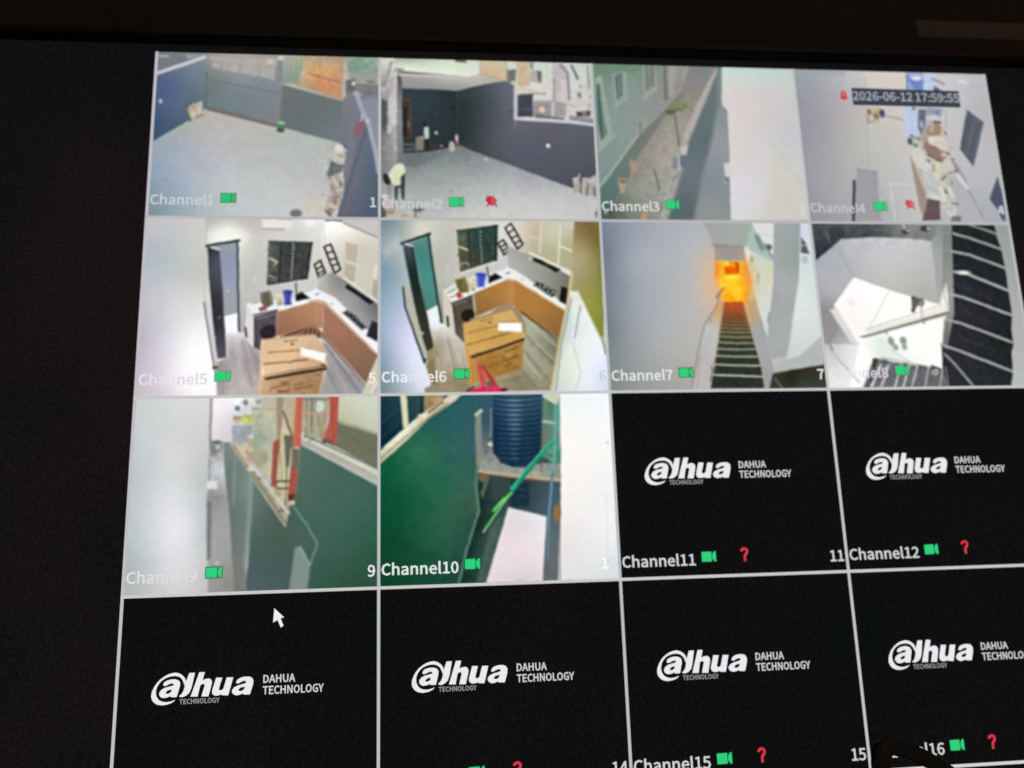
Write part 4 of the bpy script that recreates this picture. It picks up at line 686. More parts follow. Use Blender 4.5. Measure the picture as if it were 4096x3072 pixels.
  ('F',[344,52,529,24,521,193,355,248],[(378,106,75,88,71),(377,183,80,76,54),(427,106,42,61,57),(490,106,46,65,59),(488,183,52,65,59)],10.8,1.0),
  ('L',[398,68,521,49],3.0,(72,93,85),4.4,0.5),
  ('L',[398,84,521,65],3.0,(72,93,85),4.4,0.5),
  ('L',[398,100,520,81],3.0,(72,93,85),4.4,0.5),
  ('L',[398,116,520,97],3.0,(72,93,85),4.4,0.5),
  ('L',[397,132,520,113],3.0,(72,93,85),4.4,0.5),
  ('L',[397,147,519,129],3.0,(72,93,85),4.4,0.5),
  ('L',[397,163,519,145],3.0,(72,93,85),4.4,0.5),
  ('L',[396,179,518,161],3.0,(72,93,85),4.4,0.5),
  ('L',[396,195,518,177],3.0,(72,93,85),4.4,0.5),
  ('L',[396,211,517,193],3.0,(72,93,85),4.4,0.5),
  ('L',[396,49,400,224],5.0,(30,40,36),8.9,1.0),
  ('E',(448,41),3.5,5.5,0.0,(159,172,166),4.4,0.9),
  ('E',(449,59),3.5,5.5,0.0,(159,172,166),4.4,0.9),
  ('E',(449,76),3.5,5.5,0.0,(159,172,166),4.4,0.9),
  ('E',(450,94),3.5,5.5,0.0,(159,172,166),4.4,0.9),
  ('E',(450,112),3.5,5.5,0.0,(159,172,166),4.4,0.9),
  ('E',(451,129),3.5,5.5,0.0,(159,172,166),4.4,0.9),
  ('E',(451,147),3.5,5.5,0.0,(159,172,166),4.4,0.9),
  ('E',(452,164),3.5,5.5,0.0,(159,172,166),4.4,0.9),
  ('E',(452,182),3.5,5.5,0.0,(159,172,166),4.4,0.9),
  ('E',(453,199),3.5,5.5,0.0,(159,172,166),4.4,0.9),
  ('L',[349,127,387,142],7.0,(211,207,188),8.8,1.0),
  ('L',[368,132,390,145],6.0,(194,194,175),8.8,1.0),
  ('E',(376,214),22.3,14.9,0.0,(132,136,130),8.7,1.0),
  ('E',(376,219),12.9,8.9,0.0,(66,70,62),8.7,1.0),
  ('L',[350,168,392,163],9.9,(92,83,51),8.8,1.0),
  ('E',(369,86),17.0,15.0,0.0,(94,107,79),11.0,0.8),
  ('L',[355,255,523,197],7.9,(222,220,212),8.7,1.0),
  ('L',[523,28,517,193],7.1,(22,35,31),8.9,1.0),
  ('L',[345,55,527,26],6.0,(39,50,44),8.8,1.0),
  ('F',[602,1,891,1,856,256,675,164,568,123],[(649,79,208,201,184),(699,52,199,184,155),(696,130,190,179,155),(768,78,200,200,176),(846,104,184,179,145),(842,192,178,174,141),(839,36,200,196,177),(615,37,217,211,204)],10.8,1.0),
  ('L',[678,79,727,91],7.1,(219,213,196),8.9,1.0),
  ('L',[730,10,715,156],7.2,(221,215,195),9.0,1.0),
  ('L',[815,25,796,218],8.2,(223,220,199),9.0,1.0),
  ('L',[805,122,864,148],8.1,(230,228,209),8.9,1.0),
  ('L',[670,158,857,250],11.1,(234,230,213),8.9,1.0),
  ('P',[826,4,885,4,879,46,830,25],(204,202,185),10.2,1.0),
  ('L',[676,11,666,146],4.1,(210,205,188),6.7,0.7),
  ('L',[562,38,589,17,641,115,615,139,562,38],7.6,(35,34,28),5.6,1.0),
  ('L',[575,64,603,43],6.6,(35,34,28),5.6,1.0),
  ('L',[587,87,619,74],6.6,(35,34,28),5.6,1.0),
  ('L',[601,113,631,97],6.6,(35,34,28),5.6,1.0),
  ('L',[527,113,552,94,576,144,552,168,527,113],7.5,(35,34,28),5.5,1.0),
  ('L',[539,131,565,113],6.5,(35,34,28),5.5,1.0),
  ('L',[546,149,571,131],6.5,(35,34,28),5.5,1.0),
  ('F',[881,-4,1000,-5,990,545,972,560,884,346,843,331,858,223],[(929,51,130,111,71),(918,155,168,153,108),(889,259,165,155,116),(932,387,152,152,73),(966,488,140,141,62),(975,129,126,117,66),(965,310,140,140,74),(876,310,161,153,108)],10.8,1.0),
  ('L',[915,285,997,284],6.0,(139,136,77),11.1,0.5),
  ('L',[990,24,989,513],8.3,(119,122,58),13.6,0.5),
  ('F',[568,126,675,167,851,265,841,336,818,402,689,310,570,229],[(620,182,168,166,159),(692,234,158,160,150),(764,295,141,142,133),(595,219,179,179,175),(827,310,119,119,104)],10.8,1.0),
  ('P',[687,178,723,192,807,234,785,250,742,221,683,195],(29,31,24),10.0,1.0),
  ('E',(747,210),6.0,3.0,0.0,(109,110,103),8.9,1.0),
  ('E',(670,185),8.0,8.0,0.0,(194,194,188),8.9,1.0),
  ('P',[280,335,374,330,521,257,568,228,599,238,830,403,824,431,602,285,559,281,412,343,315,391,301,381],(237,237,235),9.7,1.0),
  ('P',[696,290,787,336,761,367,680,310],(94,100,94),9.9,1.0),
  ('E',(702,305),7.0,7.0,0.0,(38,42,36),5.5,1.0),
  ('E',(710,311),4.0,4.0,0.0,(179,183,176),4.4,1.0),
  ('E',(721,310),7.0,7.0,0.0,(38,42,36),5.5,1.0),
  ('E',(730,316),4.0,4.0,0.0,(179,183,176),4.4,1.0),
  ('E',(738,331),7.0,7.0,0.0,(38,42,36),5.5,1.0),
  ('E',(746,337),4.0,4.0,0.0,(179,183,176),4.4,1.0),
  ('E',(757,338),7.0,7.0,0.0,(38,42,36),5.5,1.0),
  ('E',(765,344),4.0,4.0,0.0,(179,183,176),4.4,1.0),
  ('E',(768,356),7.0,7.0,0.0,(38,42,36),5.5,1.0),
  ('E',(777,362),4.0,4.0,0.0,(179,183,176),4.4,1.0),
  ('P',[807,315,840,325,829,403,794,381],(27,29,23),9.9,1.0),
  ('P',[332,285,375,271,389,305,392,341,354,347,338,315],(116,110,59),9.7,1.0),
  ('L',[351,285,364,336],5.9,(88,82,39),8.7,1.0),
  ('L',[375,275,389,315],5.9,(139,132,83),8.7,1.0),
  ('P',[385,280,423,275,432,315,398,337],(203,194,166),9.8,1.0),
  ('E',(401,290),10.9,9.9,0.0,(227,218,193),8.7,1.0),
  ('E',(412,330),6.9,4.9,0.0,(118,106,80),8.7,1.0),
  ('P',[333,348,350,337,366,361,344,372],(189,66,68),9.7,1.0),
  ('L',[297,346,331,330],8.8,(162,162,154),8.6,1.0),
  ('L',[311,366,335,356],4.9,(119,119,112),8.6,1.0),
  ('P',[425,255,471,257,461,316,432,319],(69,86,193),9.8,1.0),
  ('E',(448,260),21.8,8.9,0.0,(54,67,174),8.7,1.0),
  ('L',[433,265,439,310],5.0,(97,114,213),8.7,1.0),
  ('L',[475,265,466,305],6.9,(202,213,232),8.7,1.0),
  ('P',[481,271,511,253,542,275,480,301],(25,27,23),9.8,1.0),
  ('L',[475,224,482,271],5.0,(42,46,44),8.8,1.0),
  ('L',[564,257,574,250],5.0,(87,89,89),8.8,1.0),
  ('E',(632,282),6.0,3.0,0.0,(181,163,153),8.8,1.0),
  ('F',[414,346,564,284,602,290,594,406,555,401,419,456],[(469,361,163,118,62),(543,325,178,127,63),(581,336,186,137,83),(468,426,151,111,61)],10.8,1.0),
  ('L',[578,285,571,401],5.0,(197,150,96),7.7,0.6),
  ('F',[598,287,825,432,792,564,607,431,591,406],[(639,361,177,125,63),(710,411,173,123,64),(780,487,147,107,60)],10.8,1.0),
  ('L',[559,283,602,287,825,432],6.0,(208,163,106),8.7,1.0),
  ('L',[608,426,790,571],7.9,(62,53,30),8.7,1.0),
  ('P',[278,335,311,381,332,532,323,524,281,491],(212,205,188),9.7,1.0),
  ('P',[315,396,408,357,415,456,367,478,361,542,335,530],(84,76,65),9.6,1.0),
  ('E',(386,448),30.2,35.0,0.0,(35,29,24),8.6,1.0),
  ('L',[362,430,377,416,399,416],3.9,(118,111,98),8.6,1.0),
  ('L',[325,402,408,372],8.8,(114,106,95),8.6,1.0),
  ('E',(394,383),6.9,4.9,0.0,(50,44,39),8.6,1.0),
  ('L',[313,393,409,356],4.9,(48,44,39),8.6,1.0),
  ('L',[295,455,300,496],8.7,(42,42,38),8.5,1.0),
  ('L',[322,401,332,524],4.9,(61,55,46),8.6,1.0),
  ('P',[487,443,558,397,610,420,607,456,579,429],(149,105,66),9.7,1.0),
  ('L',[492,437,560,400,605,422],6.8,(161,116,77),8.6,1.0),
  ('L',[551,410,546,427],5.9,(80,50,33),5.4,1.0),
  ('L',[569,409,564,426],5.9,(80,50,33),5.4,1.0),
  ('L',[586,419,583,439],5.9,(80,50,33),5.4,1.0),
  ('L',[603,429,598,451],5.9,(80,50,33),5.4,1.0),
  ('L',[535,416,496,436],5.9,(80,50,33),5.4,1.0),
  ('F',[607,431,789,571,746,791,506,793,503,730,614,683,635,486],[(658,511,174,174,154),(703,586,151,151,128),(724,684,157,155,133),(602,741,139,132,106),(751,611,129,127,105),(653,659,168,164,141),(554,760,150,140,110)],10.8,1.0),
  ('L',[642,546,772,684],11.7,(116,113,90),16.1,0.6),
  ('L',[630,610,744,762],9.7,(118,113,90),14.9,0.6),
  ('L',[659,486,785,601],7.8,(196,196,177),12.9,0.5),
  ('L',[634,649,702,742],7.7,(194,192,171),12.8,0.5),
  ('L',[618,697,672,780],6.7,(105,98,71),11.6,0.5),
  ('L',[680,576,768,660],5.8,(194,194,175),10.7,0.5),
  ('L',[531,750,627,722],9.5,(118,106,74),15.7,0.5),
  ('P',[202,612,239,590,255,631,206,660],(150,136,106),9.4,1.0),
  ('P',[395,465,492,436,560,396,613,421,639,486,642,541,586,486,395,490],(156,139,107),9.6,1.0),
  ('P',[366,480,327,529,369,574,395,480],(93,87,74),9.6,1.0),
  ('P',[193,774,230,756,389,758,388,796,193,794],(150,138,112),9.3,1.0),
  ('P',[367,680,418,748,503,725,515,793,365,793],(150,138,112),9.4,1.0),
  ('F',[364,485,580,420,607,471,632,531,628,557,392,623,369,569],[(442,495,206,163,93),(539,456,213,173,107),(441,559,208,163,87),(561,540,204,158,87),(416,603,214,169,94)],10.8,1.0),
  ('L',[384,529,514,496],3.9,(139,105,50),8.5,1.0),
  ('L',[379,582,479,555,561,531],5.3,(145,107,49),8.5,1.0),
  ('E',(480,481),7.8,4.4,0.0,(124,92,43),8.6,1.0),
  ('L',[438,475,496,461],3.4,(149,111,59),8.6,1.0),
  ('L',[489,552,542,538],4.8,(115,83,36),6.4,0.8),
  ('L',[366,485,576,422],3.9,(175,137,75),8.5,1.0),
  ('F',[392,623,631,556,619,689,498,731,417,751,384,760,369,574],[(438,671,173,124,59),(558,624,170,128,66),(581,673,161,118,58),(386,681,203,152,85)],10.8,1.0),
  ('P',[364,490,369,569,392,627,391,759,377,681],(207,157,89),9.6,1.0),
  ('L',[399,638,628,560],9.6,(49,38,19),8.4,1.0),
  ('L',[394,632,401,758],3.8,(146,103,46),6.3,0.7),
  ('L',[529,658,562,648,606,629],7.2,(115,77,30),6.3,0.8),
  ('L',[466,681,509,667],5.3,(115,77,30),6.3,0.8),
  ('L',[535,615,588,601],4.3,(115,77,30),6.4,0.8),
  ('L',[529,643,548,638],5.8,(115,77,30),6.4,0.8),
  ('L',[467,647,496,639],3.8,(115,77,30),6.3,0.8),
  ('L',[523,682,566,668],3.8,(115,77,30),6.3,0.8),
  ('L',[588,597,600,592],6.8,(115,77,30),6.4,0.8),
  ('P',[519,480,624,486,620,527,517,518],(255,255,252),9.7,1.0),
  ('L',[522,481,601,479],3.9,(116,88,50),5.4,0.7),
  ('P',[417,661,438,681,455,749,460,783,444,787,432,729],(204,61,80),9.5,1.0),
  ('P',[431,666,466,701,503,759,516,793,478,792,483,759,461,715],(197,49,71),9.5,1.0),
  ('L',[419,663,442,729,454,782],3.8,(236,114,123),5.3,0.6),
  ('L',[443,676,484,730,513,783],3.8,(120,17,36),5.3,0.6),
  ('P',[382,784,436,772,516,773,546,798,381,796],(217,42,94),9.4,1.0),
  ('L',[374,789,403,772],5.7,(50,22,28),8.3,1.0),
  ('E',(497,781),20.0,8.6,0.0,(233,55,111),8.4,1.0),
  ('E',(474,759),12.4,14.3,0.0,(107,94,62),8.4,1.0),
  ('E',(413,758),14.2,6.6,0.0,(190,152,124),8.4,1.0),
  ('E',(534,784),14.3,4.8,0.0,(52,24,30),8.4,1.0),
  ('F',[849,366,880,333,924,437,979,568,997,801,745,798,785,606,837,407],[(880,437,233,239,233),(897,587,239,243,239),(820,685,229,234,219),(941,686,233,239,255),(960,774,221,228,245),(792,772,212,221,212),(888,773,233,241,243),(859,361,226,228,213),(852,512,221,230,228)],10.8,1.0),
  ('P',[822,412,848,381,846,537,781,684,772,684],(202,213,211),16.4,0.6),
  ('L',[858,254,833,386,786,586,741,793],13.1,(201,190,144),8.9,1.0),
  ('L',[850,371,795,586,761,791],5.0,(129,144,148),8.8,1.0),
  ('L',[889,407,855,552],5.0,(128,146,163),8.8,1.0),
  ('L',[845,557,876,715,848,792],5.9,(204,213,213),8.6,1.0),
  ('L',[884,346,928,452,976,573],5.0,(183,187,155),6.6,0.7),
  ('L',[982,553,993,627],11.9,(151,157,133),8.7,1.0),
  ('L',[851,522,847,562],6.9,(244,247,247),8.7,1.0),
  ('T',[345,52,529,24,521,193,355,248],(8.8,5.4,1.6),16.2,1.0),
  ('T',[332,270,433,270,432,336,330,371],(8.8,6.3,2.0),16.2,1.0),
  ('T',[219,499,370,559,377,782,230,792],(21.6,3.6,0.8),16.2,1.0),
  ('T',[607,431,789,571,746,791,506,793],(19.6,3.6,0.8),16.2,1.0),
  ('T',[365,421,635,421,619,689,384,760],(14.7,1.8,0.8),16.2,1.0),
  ('T',[680,290,792,331,761,366,680,315],(6.9,9.0,0.8),16.2,1.0),
  ('T',[439,642,622,575,614,683,437,720],(11.8,6.3,0.8),16.2,1.0),
  ('T',[382,748,547,760,546,798,381,796],(9.8,7.2,1.6),16.2,1.0)],
7: [('F',[],[(49,62,128,138,153),(21,296,121,132,143),(117,193,153,162,173),(274,113,171,175,183),(428,112,181,183,186),(77,449,141,149,158),(258,348,171,175,179),(402,450,186,183,181),(16,649,128,138,138),(191,601,164,168,171),(336,652,177,175,171),(84,748,143,149,147),(278,770,164,164,160),(452,450,188,183,179),(-10,499,111,121,126),(10,141,111,123,136)],11.2,1.0),
  ('F',[479,-5,724,-7,685,127,672,132,525,117,505,48],[(564,32,162,168,166),(639,58,164,171,166),(584,101,168,166,162)],16.8,1.0),
  ('P',[528,114,670,130,672,191,524,191],(158,151,145),10.3,1.0),
  ('L',[520,116,670,124],8.4,(138,132,128),13.8,1.0),
  ('P',[718,-2,834,-3,815,190,771,100,735,46],(220,222,220),10.5,1.0),
  ('P',[716,25,753,73,811,179,808,206,680,124,685,100],(168,190,181),10.5,1.0),
  ('E',(790,124),15.8,15.8,0.0,(91,104,100),9.3,1.0),
  ('L',[737,73,758,132],23.2,(128,147,143),9.3,1.0),
  ('L',[770,110,810,185],8.4,(126,141,136),9.3,1.0),
  ('L',[744,57,817,65],4.2,(200,203,200),9.3,1.0),
  ('F',[673,119,812,195,799,296,741,566,702,337,678,201],[(706,180,200,211,207),(732,296,211,213,196),(757,243,211,209,186),(727,400,211,218,215),(737,503,205,211,211)],11.2,1.0),
  ('L',[682,132,690,185],21.0,(230,235,233),9.2,1.0),
  ('E',(701,183),6.3,13.6,0.0,(138,145,143),9.2,1.0),
  ('L',[725,254,720,296],7.3,(151,153,141),9.2,1.0),
  ('L',[761,441,753,487],7.2,(128,128,123),9.0,1.0),
  ('L',[678,201,706,348,742,559],5.2,(233,237,235),8.0,0.7),
  ('L',[683,127,804,195],5.2,(151,171,164),8.1,0.6),
  ('F',[827,-8,961,-10,921,274,819,653,757,663,741,564,794,296],[(873,83,158,166,166),(851,296,171,173,175),(804,503,168,173,173),(904,190,151,162,160),(791,630,168,168,171),(789,400,162,166,166)],11.2,1.0),
  ('F',[958,-10,1020,-10,1017,535,1003,550,892,644,821,665,921,274],[(984,28,211,218,233),(966,243,211,222,222),(938,452,220,228,224),(870,605,205,213,209),(990,452,215,224,220)],11.2,1.0),
  ('P',[953,72,971,99,982,157,942,150],(85,93,85),10.5,1.0),
  ('E',(954,115),5.3,5.3,0.0,(151,151,147),9.3,1.0),
  ('E',(957,184),15.8,19.0,0.0,(177,194,188),13.9,1.0),
  ('L',[949,109,1006,120],4.2,(194,205,211),7.0,0.7),
  ('L',[909,431,1010,416],5.2,(205,215,211),11.4,0.6),
  ('P',[750,690,824,662,892,641,1000,548,1000,688,746,725],(181,183,183),10.0,1.0),
  ('L',[1005,550,1000,693],13.4,(117,123,121),9.0,1.0),
  ('P',[753,655,823,646,821,666,755,690],(190,190,194),13.3,0.8),
  ('F',[746,723,1003,684,1007,803,719,800],[(829,756,40,42,27),(933,732,51,53,40),(877,787,55,66,57),(781,731,55,55,40)],11.2,1.0),
  ('L',[759,750,790,795],5.0,(132,136,130),8.8,1.0),
  ('L',[724,795,749,745],10.0,(55,51,51),8.8,1.0),
  ('E',(503,296),41.2,102.9,0.0,(248,179,115),113.2,0.62),
  ('E',(682,306),29.0,124.2,0.0,(233,183,106),68.3,0.7),
  ('E',(454,306),41.1,97.5,0.0,(211,188,171),112.9,0.4),
  ('F',[529,194,677,193,693,296,660,400,548,394,537,348,517,275],[(548,217,248,151,34),(564,207,255,194,44),(594,275,255,210,34),(616,322,255,196,29),(670,296,243,162,55),(591,368,254,173,23),(531,296,252,179,76),(670,233,239,151,55)],22.4,1.0),
  ('P',[568,225,591,196,642,199,638,254,568,258],(233,100,6),10.3,1.0),
  ('E',(613,212),17.7,9.4,0.0,(255,147,44),9.2,1.0),
  ('E',(582,207),15.6,11.4,0.0,(255,205,66),9.1,1.0),
  ('L',[627,201,634,238],5.2,(151,55,1),9.2,1.0),
  ('L',[549,202,545,317],7.3,(255,205,55),11.4,0.7),
  ('E',(619,348),20.6,30.9,0.0,(255,211,55),34.0,0.7),
  ('E',(600,270),36.2,9.3,0.0,(255,228,76),13.7,0.8),
  ('L',[557,324,537,343,520,368],7.2,(151,108,44),9.1,1.0),
  ('F',[534,379,551,394,505,603,473,712,454,796,370,795,418,592,451,496,505,425],[(488,502,192,188,181),(436,652,188,183,183),(418,752,188,183,181),(525,425,211,162,104)],11.2,1.0),
  ('L',[543,337,511,415,453,496,422,587,370,795],6.2,(147,141,138),9.0,1.0),
  ('L',[548,399,506,593,473,712],6.1,(151,136,119),9.0,0.7),
  ('L',[468,693,473,712,458,752],7.0,(108,106,102),8.8,1.0),
  ('E',(483,471),6.1,15.2,0.0,(151,145,138),8.9,0.7),
  ('L',[423,627,395,786],5.0,(151,147,147),7.7,0.6),
  ('F',[554,389,642,389,655,461,699,690,705,799,455,796,483,693,521,532,544,440],[(594,399,173,81,34),(595,441,141,68,36),(592,476,108,72,42),(592,527,74,68,42),(591,603,53,59,42),(582,704,40,49,42),(575,778,42,49,42)],11.2,1.0),
  ('L',[550,404,597,407,644,407],4.1,(211,108,55),5.1,1.0),
  ('L',[546,419,597,423,647,423],4.1,(200,102,55),5.1,1.0),
  ('L',[543,434,597,437,650,437],4.1,(179,98,59),5.0,1.0),
  ('L',[540,448,596,451,653,451],4.1,(162,98,66),5.0,1.0),
  ('L',[536,463,596,466,656,466],4.1,(151,98,66),5.0,1.0),
  ('L',[533,478,596,482,659,482],4.6,(147,108,81),5.0,1.0),
  ('L',[529,495,596,498,662,498],4.6,(147,119,89),5.0,1.0),
  ('L',[525,511,595,515,665,515],5.1,(151,134,102),5.0,1.0),
  ('L',[521,529,595,533,669,533],5.1,(160,151,128),5.0,1.0),
  ('L',[516,552,594,555,673,556],5.5,(162,160,141),5.0,1.0),
  ('L',[509,579,593,582,678,583],6.0,(168,168,153),5.0,1.0),
  ('L',[502,608,593,612,683,612],6.0,(175,177,166),5.0,1.0),
  ('L',[494,641,592,645,690,646],6.5,(183,186,177),5.0,1.0),
  ('L',[485,682,591,686,697,687],7.0,(194,196,190),4.9,1.0),
  ('L',[472,728,586,733,700,738],7.4,(200,203,196),4.9,1.0),
  ('L',[455,792,705,796],6.9,(179,179,175),8.7,1.0),
  ('F',[662,389,698,374,743,564,754,705,726,800,705,799,699,690,668,533],[(683,425,194,166,130),(702,503,166,166,162),(720,630,166,168,168),(725,730,158,160,158)],11.2,1.0),
  ('E',(667,431),15.4,46.1,0.0,(211,151,87),45.1,0.6),
  ('T',[554,389,642,389,705,799,455,796],(15.3,2.7,0.8),16.8,1.0),
  ('T',[370,795,451,496,532,399,454,796],(20.4,1.8,0.4),16.8,1.0),
  ('T',[529,194,677,193,661,394,548,394],(20.4,3.6,1.6),16.8,1.0),
  ('T',[687,111,810,185,742,564],(20.4,2.2,0.8),16.8,1.0)],
8: [('F',[],[(254,137,194,194,198),(411,136,200,200,203),(342,267,196,194,192),(502,241,192,190,188),(92,190,175,177,183),(49,345,175,175,179),(138,242,179,181,186),(514,345,181,179,177),(37,447,141,138,138),(41,547,151,149,149),(95,598,188,186,186),(56,721,211,211,209),(25,770,220,218,218)],11.3,1.0),
  ('L',[122,106,185,273],5.2,(160,160,166),13.7,0.7),
  ('F',[10,-1,671,-7,639,23,598,90,472,75,315,71,146,82,12,188],[(58,33,74,76,81),(49,112,55,57,68),(214,37,81,83,85),(373,30,93,96,96),(479,24,130,132,134),(583,45,130,132,134),(264,58,68,70,78)],11.3,1.0),
  ('E',(472,40),18.0,13.8,0.0,(53,53,51),9.3,1.0),
  ('E',(570,26),23.4,14.9,0.0,(59,59,59),9.4,1.0),
  ('E',(586,26),7.5,5.3,0.0,(230,230,230),9.4,1.0),
  ('E',(483,37),6.4,5.3,0.0,(220,220,220),9.3,1.0),
  ('L',[75,43,87,96],6.3,(111,115,117),9.2,1.0),
  ('L',[466,5,468,29],9.6,(188,188,186),9.3,1.0),
  ('L',[319,36,362,30],5.3,(119,121,121),8.1,0.7),
  ('L',[191,10,185,58],4.2,(102,106,108),6.9,0.6),
  ('P',[91,22,165,11,168,69,94,85],(51,55,55),17.3,0.6),
  ('F',[643,-4,668,-4,606,345,585,399,594,98],[(620,82,151,158,158),(595,293,168,168,166),(649,28,136,143,143)],11.3,1.0),
  ('F',[186,270,359,335,590,403,610,356,638,288,637,423,650,438,600,474,563,714,391,672,272,649,215,698,162,796,97,795,167,593,149,573,73,406],[(225,371,255,254,252),(318,448,255,255,252),(474,448,255,255,248),(353,574,255,255,252),(504,601,255,254,250),(164,447,255,248,248),(216,648,252,255,248),(148,747,254,254,252),(519,676,254,252,250),(297,614,226,237,228)],11.3,1.0),
  ('F',[8,592,170,593,163,628,102,795,-3,794],[(64,647,211,209,211),(28,745,230,228,228),(120,648,233,230,230)],11.3,1.0),
  ('P',[17,447,62,447,81,507,30,592,8,572],(149,147,145),27.8,1.0),
  ('P',[50,429,86,416,172,593,133,583],(222,220,218),16.7,1.0),
  ('L',[17,600,151,769],6.0,(177,177,177),8.8,1.0),
  ('E',(161,391),15.3,15.3,0.0,(233,226,226),22.4,0.6),
  ('L',[35,597,43,617],7.0,(119,119,121),8.8,1.0),
  ('L',[26,587,74,517],4.0,(130,130,130),7.7,0.7),
  ('L',[348,340,227,523],4.1,(222,215,209),9.1,1.0),
  ('P',[176,559,633,432,649,441,624,455,201,562],(143,141,132),10.0,1.0),
  ('L',[225,536,613,422],15.2,(235,230,220),8.9,1.0),
  ('L',[216,523,502,434,605,405],4.6,(194,190,179),8.9,1.0),
  ('L',[192,556,631,441],5.0,(119,117,108),5.5,0.8),
  ('E',(312,539),8.1,6.1,0.0,(173,173,162),8.9,1.0),
  ('E',(501,492),6.1,6.1,0.0,(151,151,147),9.0,1.0),
  ('L',[639,283,620,356,628,430],15.7,(211,211,207),9.2,1.0),
  ('L',[594,412,614,345],5.2,(220,220,215),9.1,1.0),
  ('P',[457,363,515,376,518,397,499,418,487,407,479,413,460,439,449,439],(102,98,96),10.2,1.0),
  ('E',(466,368),8.3,5.2,0.0,(55,51,51),9.1,1.0),
  ('E',(502,397),10.3,12.4,0.0,(141,136,134),9.1,1.0),
  ('E',(454,433),6.2,6.2,0.0,(66,61,61),9.0,1.0),
  ('L',[497,412,496,466],8.2,(196,192,186),9.1,1.0),
  ('E',(329,579),15.2,21.2,-0.26,(149,158,151),11.1,1),
  ('E',(346,607),14.1,15.1,0.0,(160,168,160),11.1,1.0),
  ('E',(388,577),16.2,20.3,0.0,(149,158,151),11.1,1.0),
  ('E',(390,605),13.1,16.2,0.0,(166,173,166),11.1,1.0),
  ('L',[277,569,322,619,411,680],7.1,(211,215,209),8.9,1.0),
  ('P',[252,569,295,549,325,629,252,649],(228,239,228),27.7,0.7),
  ('F',[665,-4,709,-5,654,449,593,631,574,601,605,479,634,438,643,293,609,345],[(678,55,132,134,134),(653,188,136,138,136),(642,371,151,151,147),(619,525,119,119,115)],11.3,1.0),
  ('L',[712,22,673,319],10.7,(111,113,111),9.4,1.0),
  ('L',[638,449,622,576],8.3,(151,151,147),9.1,1.0),
  ('L',[645,135,693,135],5.3,(151,153,151),7.0,0.7),
  ('L',[660,49,705,49],5.3,(151,153,151),7.0,0.7),
  ('L',[628,246,676,243],5.2,(158,160,158),6.9,0.7),
  ('F',[709,-5,927,-4,934,69,945,134,949,240,947,356,945,460,929,527,930,593,912,644,904,730,884,800,547,800,560,711,572,596,594,621,654,449,677,293],[(788,108,31,40,42),(812,293,38,42,46),(788,449,40,40,44),(716,577,44,44,49),(816,603,34,38,40),(641,727,42,44,49),(822,729,38,42,44),(827,27,34,40,40)],11.3,1.0),
  ('L',[798,3,934,51],10.7,(147,151,149),8.3,1.0),
  ('L',[711,50,793,73,940,127],11.7,(162,164,162),8.2,1.0),
  ('L',[692,140,780,158,949,223],12.2,(166,168,166),8.2,1.0),
  ('L',[687,242,739,248,949,336],13.7,(171,173,171),8.1,1.0),
  ('L',[645,351,716,369,942,456],13.0,(168,171,168),8.0,1.0),
  ('L',[610,477,676,492,923,587],12.9,(162,164,164),7.9,1.0),
  ('L',[572,596,656,627,900,726],13.7,(162,162,162),7.8,1.0),
  ('L',[581,641,625,692,700,797],12.7,(141,143,143),7.8,1.0),
  ('E',(735,246),29.5,9.5,0.0,(235,237,237),13.9,1.0),
  ('L',[703,314,852,377],7.3,(57,59,64),17.3,0.7),
  ('L',[666,561,839,628],7.2,(59,59,64),16.9,0.7),
  ('L',[686,428,860,496],6.2,(55,55,59),17.1,0.6),
  ('F',[928,-9,1002,-13,1037,424,972,806,883,805,904,730,912,644,930,593,929,527,945,460,947,356,949,240,945,134,934,69],[(952,26,151,158,156),(980,187,158,166,164),(972,398,171,173,173),(953,604,179,179,179),(923,755,183,186,183)],11.3,1.0),
  ('P',[235,656,324,679,560,711,578,801,167,796],(104,104,108),9.9,1.0),
  ('L',[266,689,208,791],12.0,(200,198,207),6.6,1.0),
  ('L',[307,674,250,797],13.0,(200,198,205),6.6,1.0),
  ('L',[363,692,316,798],8.0,(211,211,211),6.6,1.0),
  ('L',[405,685,358,798],8.0,(205,205,205),6.6,1.0),
  ('L',[443,690,399,799],8.0,(194,194,194),6.6,1.0),
  ('L',[496,701,461,799],7.6,(179,179,179),6.6,1.0),
  ('L',[560,714,531,800],6.6,(173,173,173),6.7,1.0),
  ('L',[576,701,579,801],6.6,(130,132,132),6.7,1.0),
  ('L',[231,728,187,796],7.0,(66,66,72),6.6,1.0),
  ('L',[283,718,249,787],5.0,(119,117,126),6.6,1.0),
  ('P',[229,663,255,659,227,718],(66,61,61),9.9,1.0),
  ('P',[281,659,319,679,286,699],(87,85,87),11.0,0.8),
  ('P',[380,680,399,690,367,699],(87,87,87),9.9,1.0),
  ('P',[445,693,475,700,448,710],(87,85,83),10.0,1.0),
  ('P',[507,691,555,711,503,721],(72,70,68),10.0,1.0),
  ('L',[510,721,508,733,523,738,533,726,532,713,515,721],5.5,(211,211,209),4.4,1.0),
  ('T',[709,-5,927,-4,945,460,884,800,547,800,654,449],(20.6,2.7,0.8),17.0,1.0),
  ('T',[10,-1,671,-7,598,90,12,188],(20.6,4.0,0.8),17.0,1.0),
  ('T',[184,658,593,702,578,801,167,796],(11.3,7.2,1.2),17.0,1.0),
  ('T',[449,361,526,371,495,443,443,443],(8.2,7.2,0.8),17.0,1.0)],
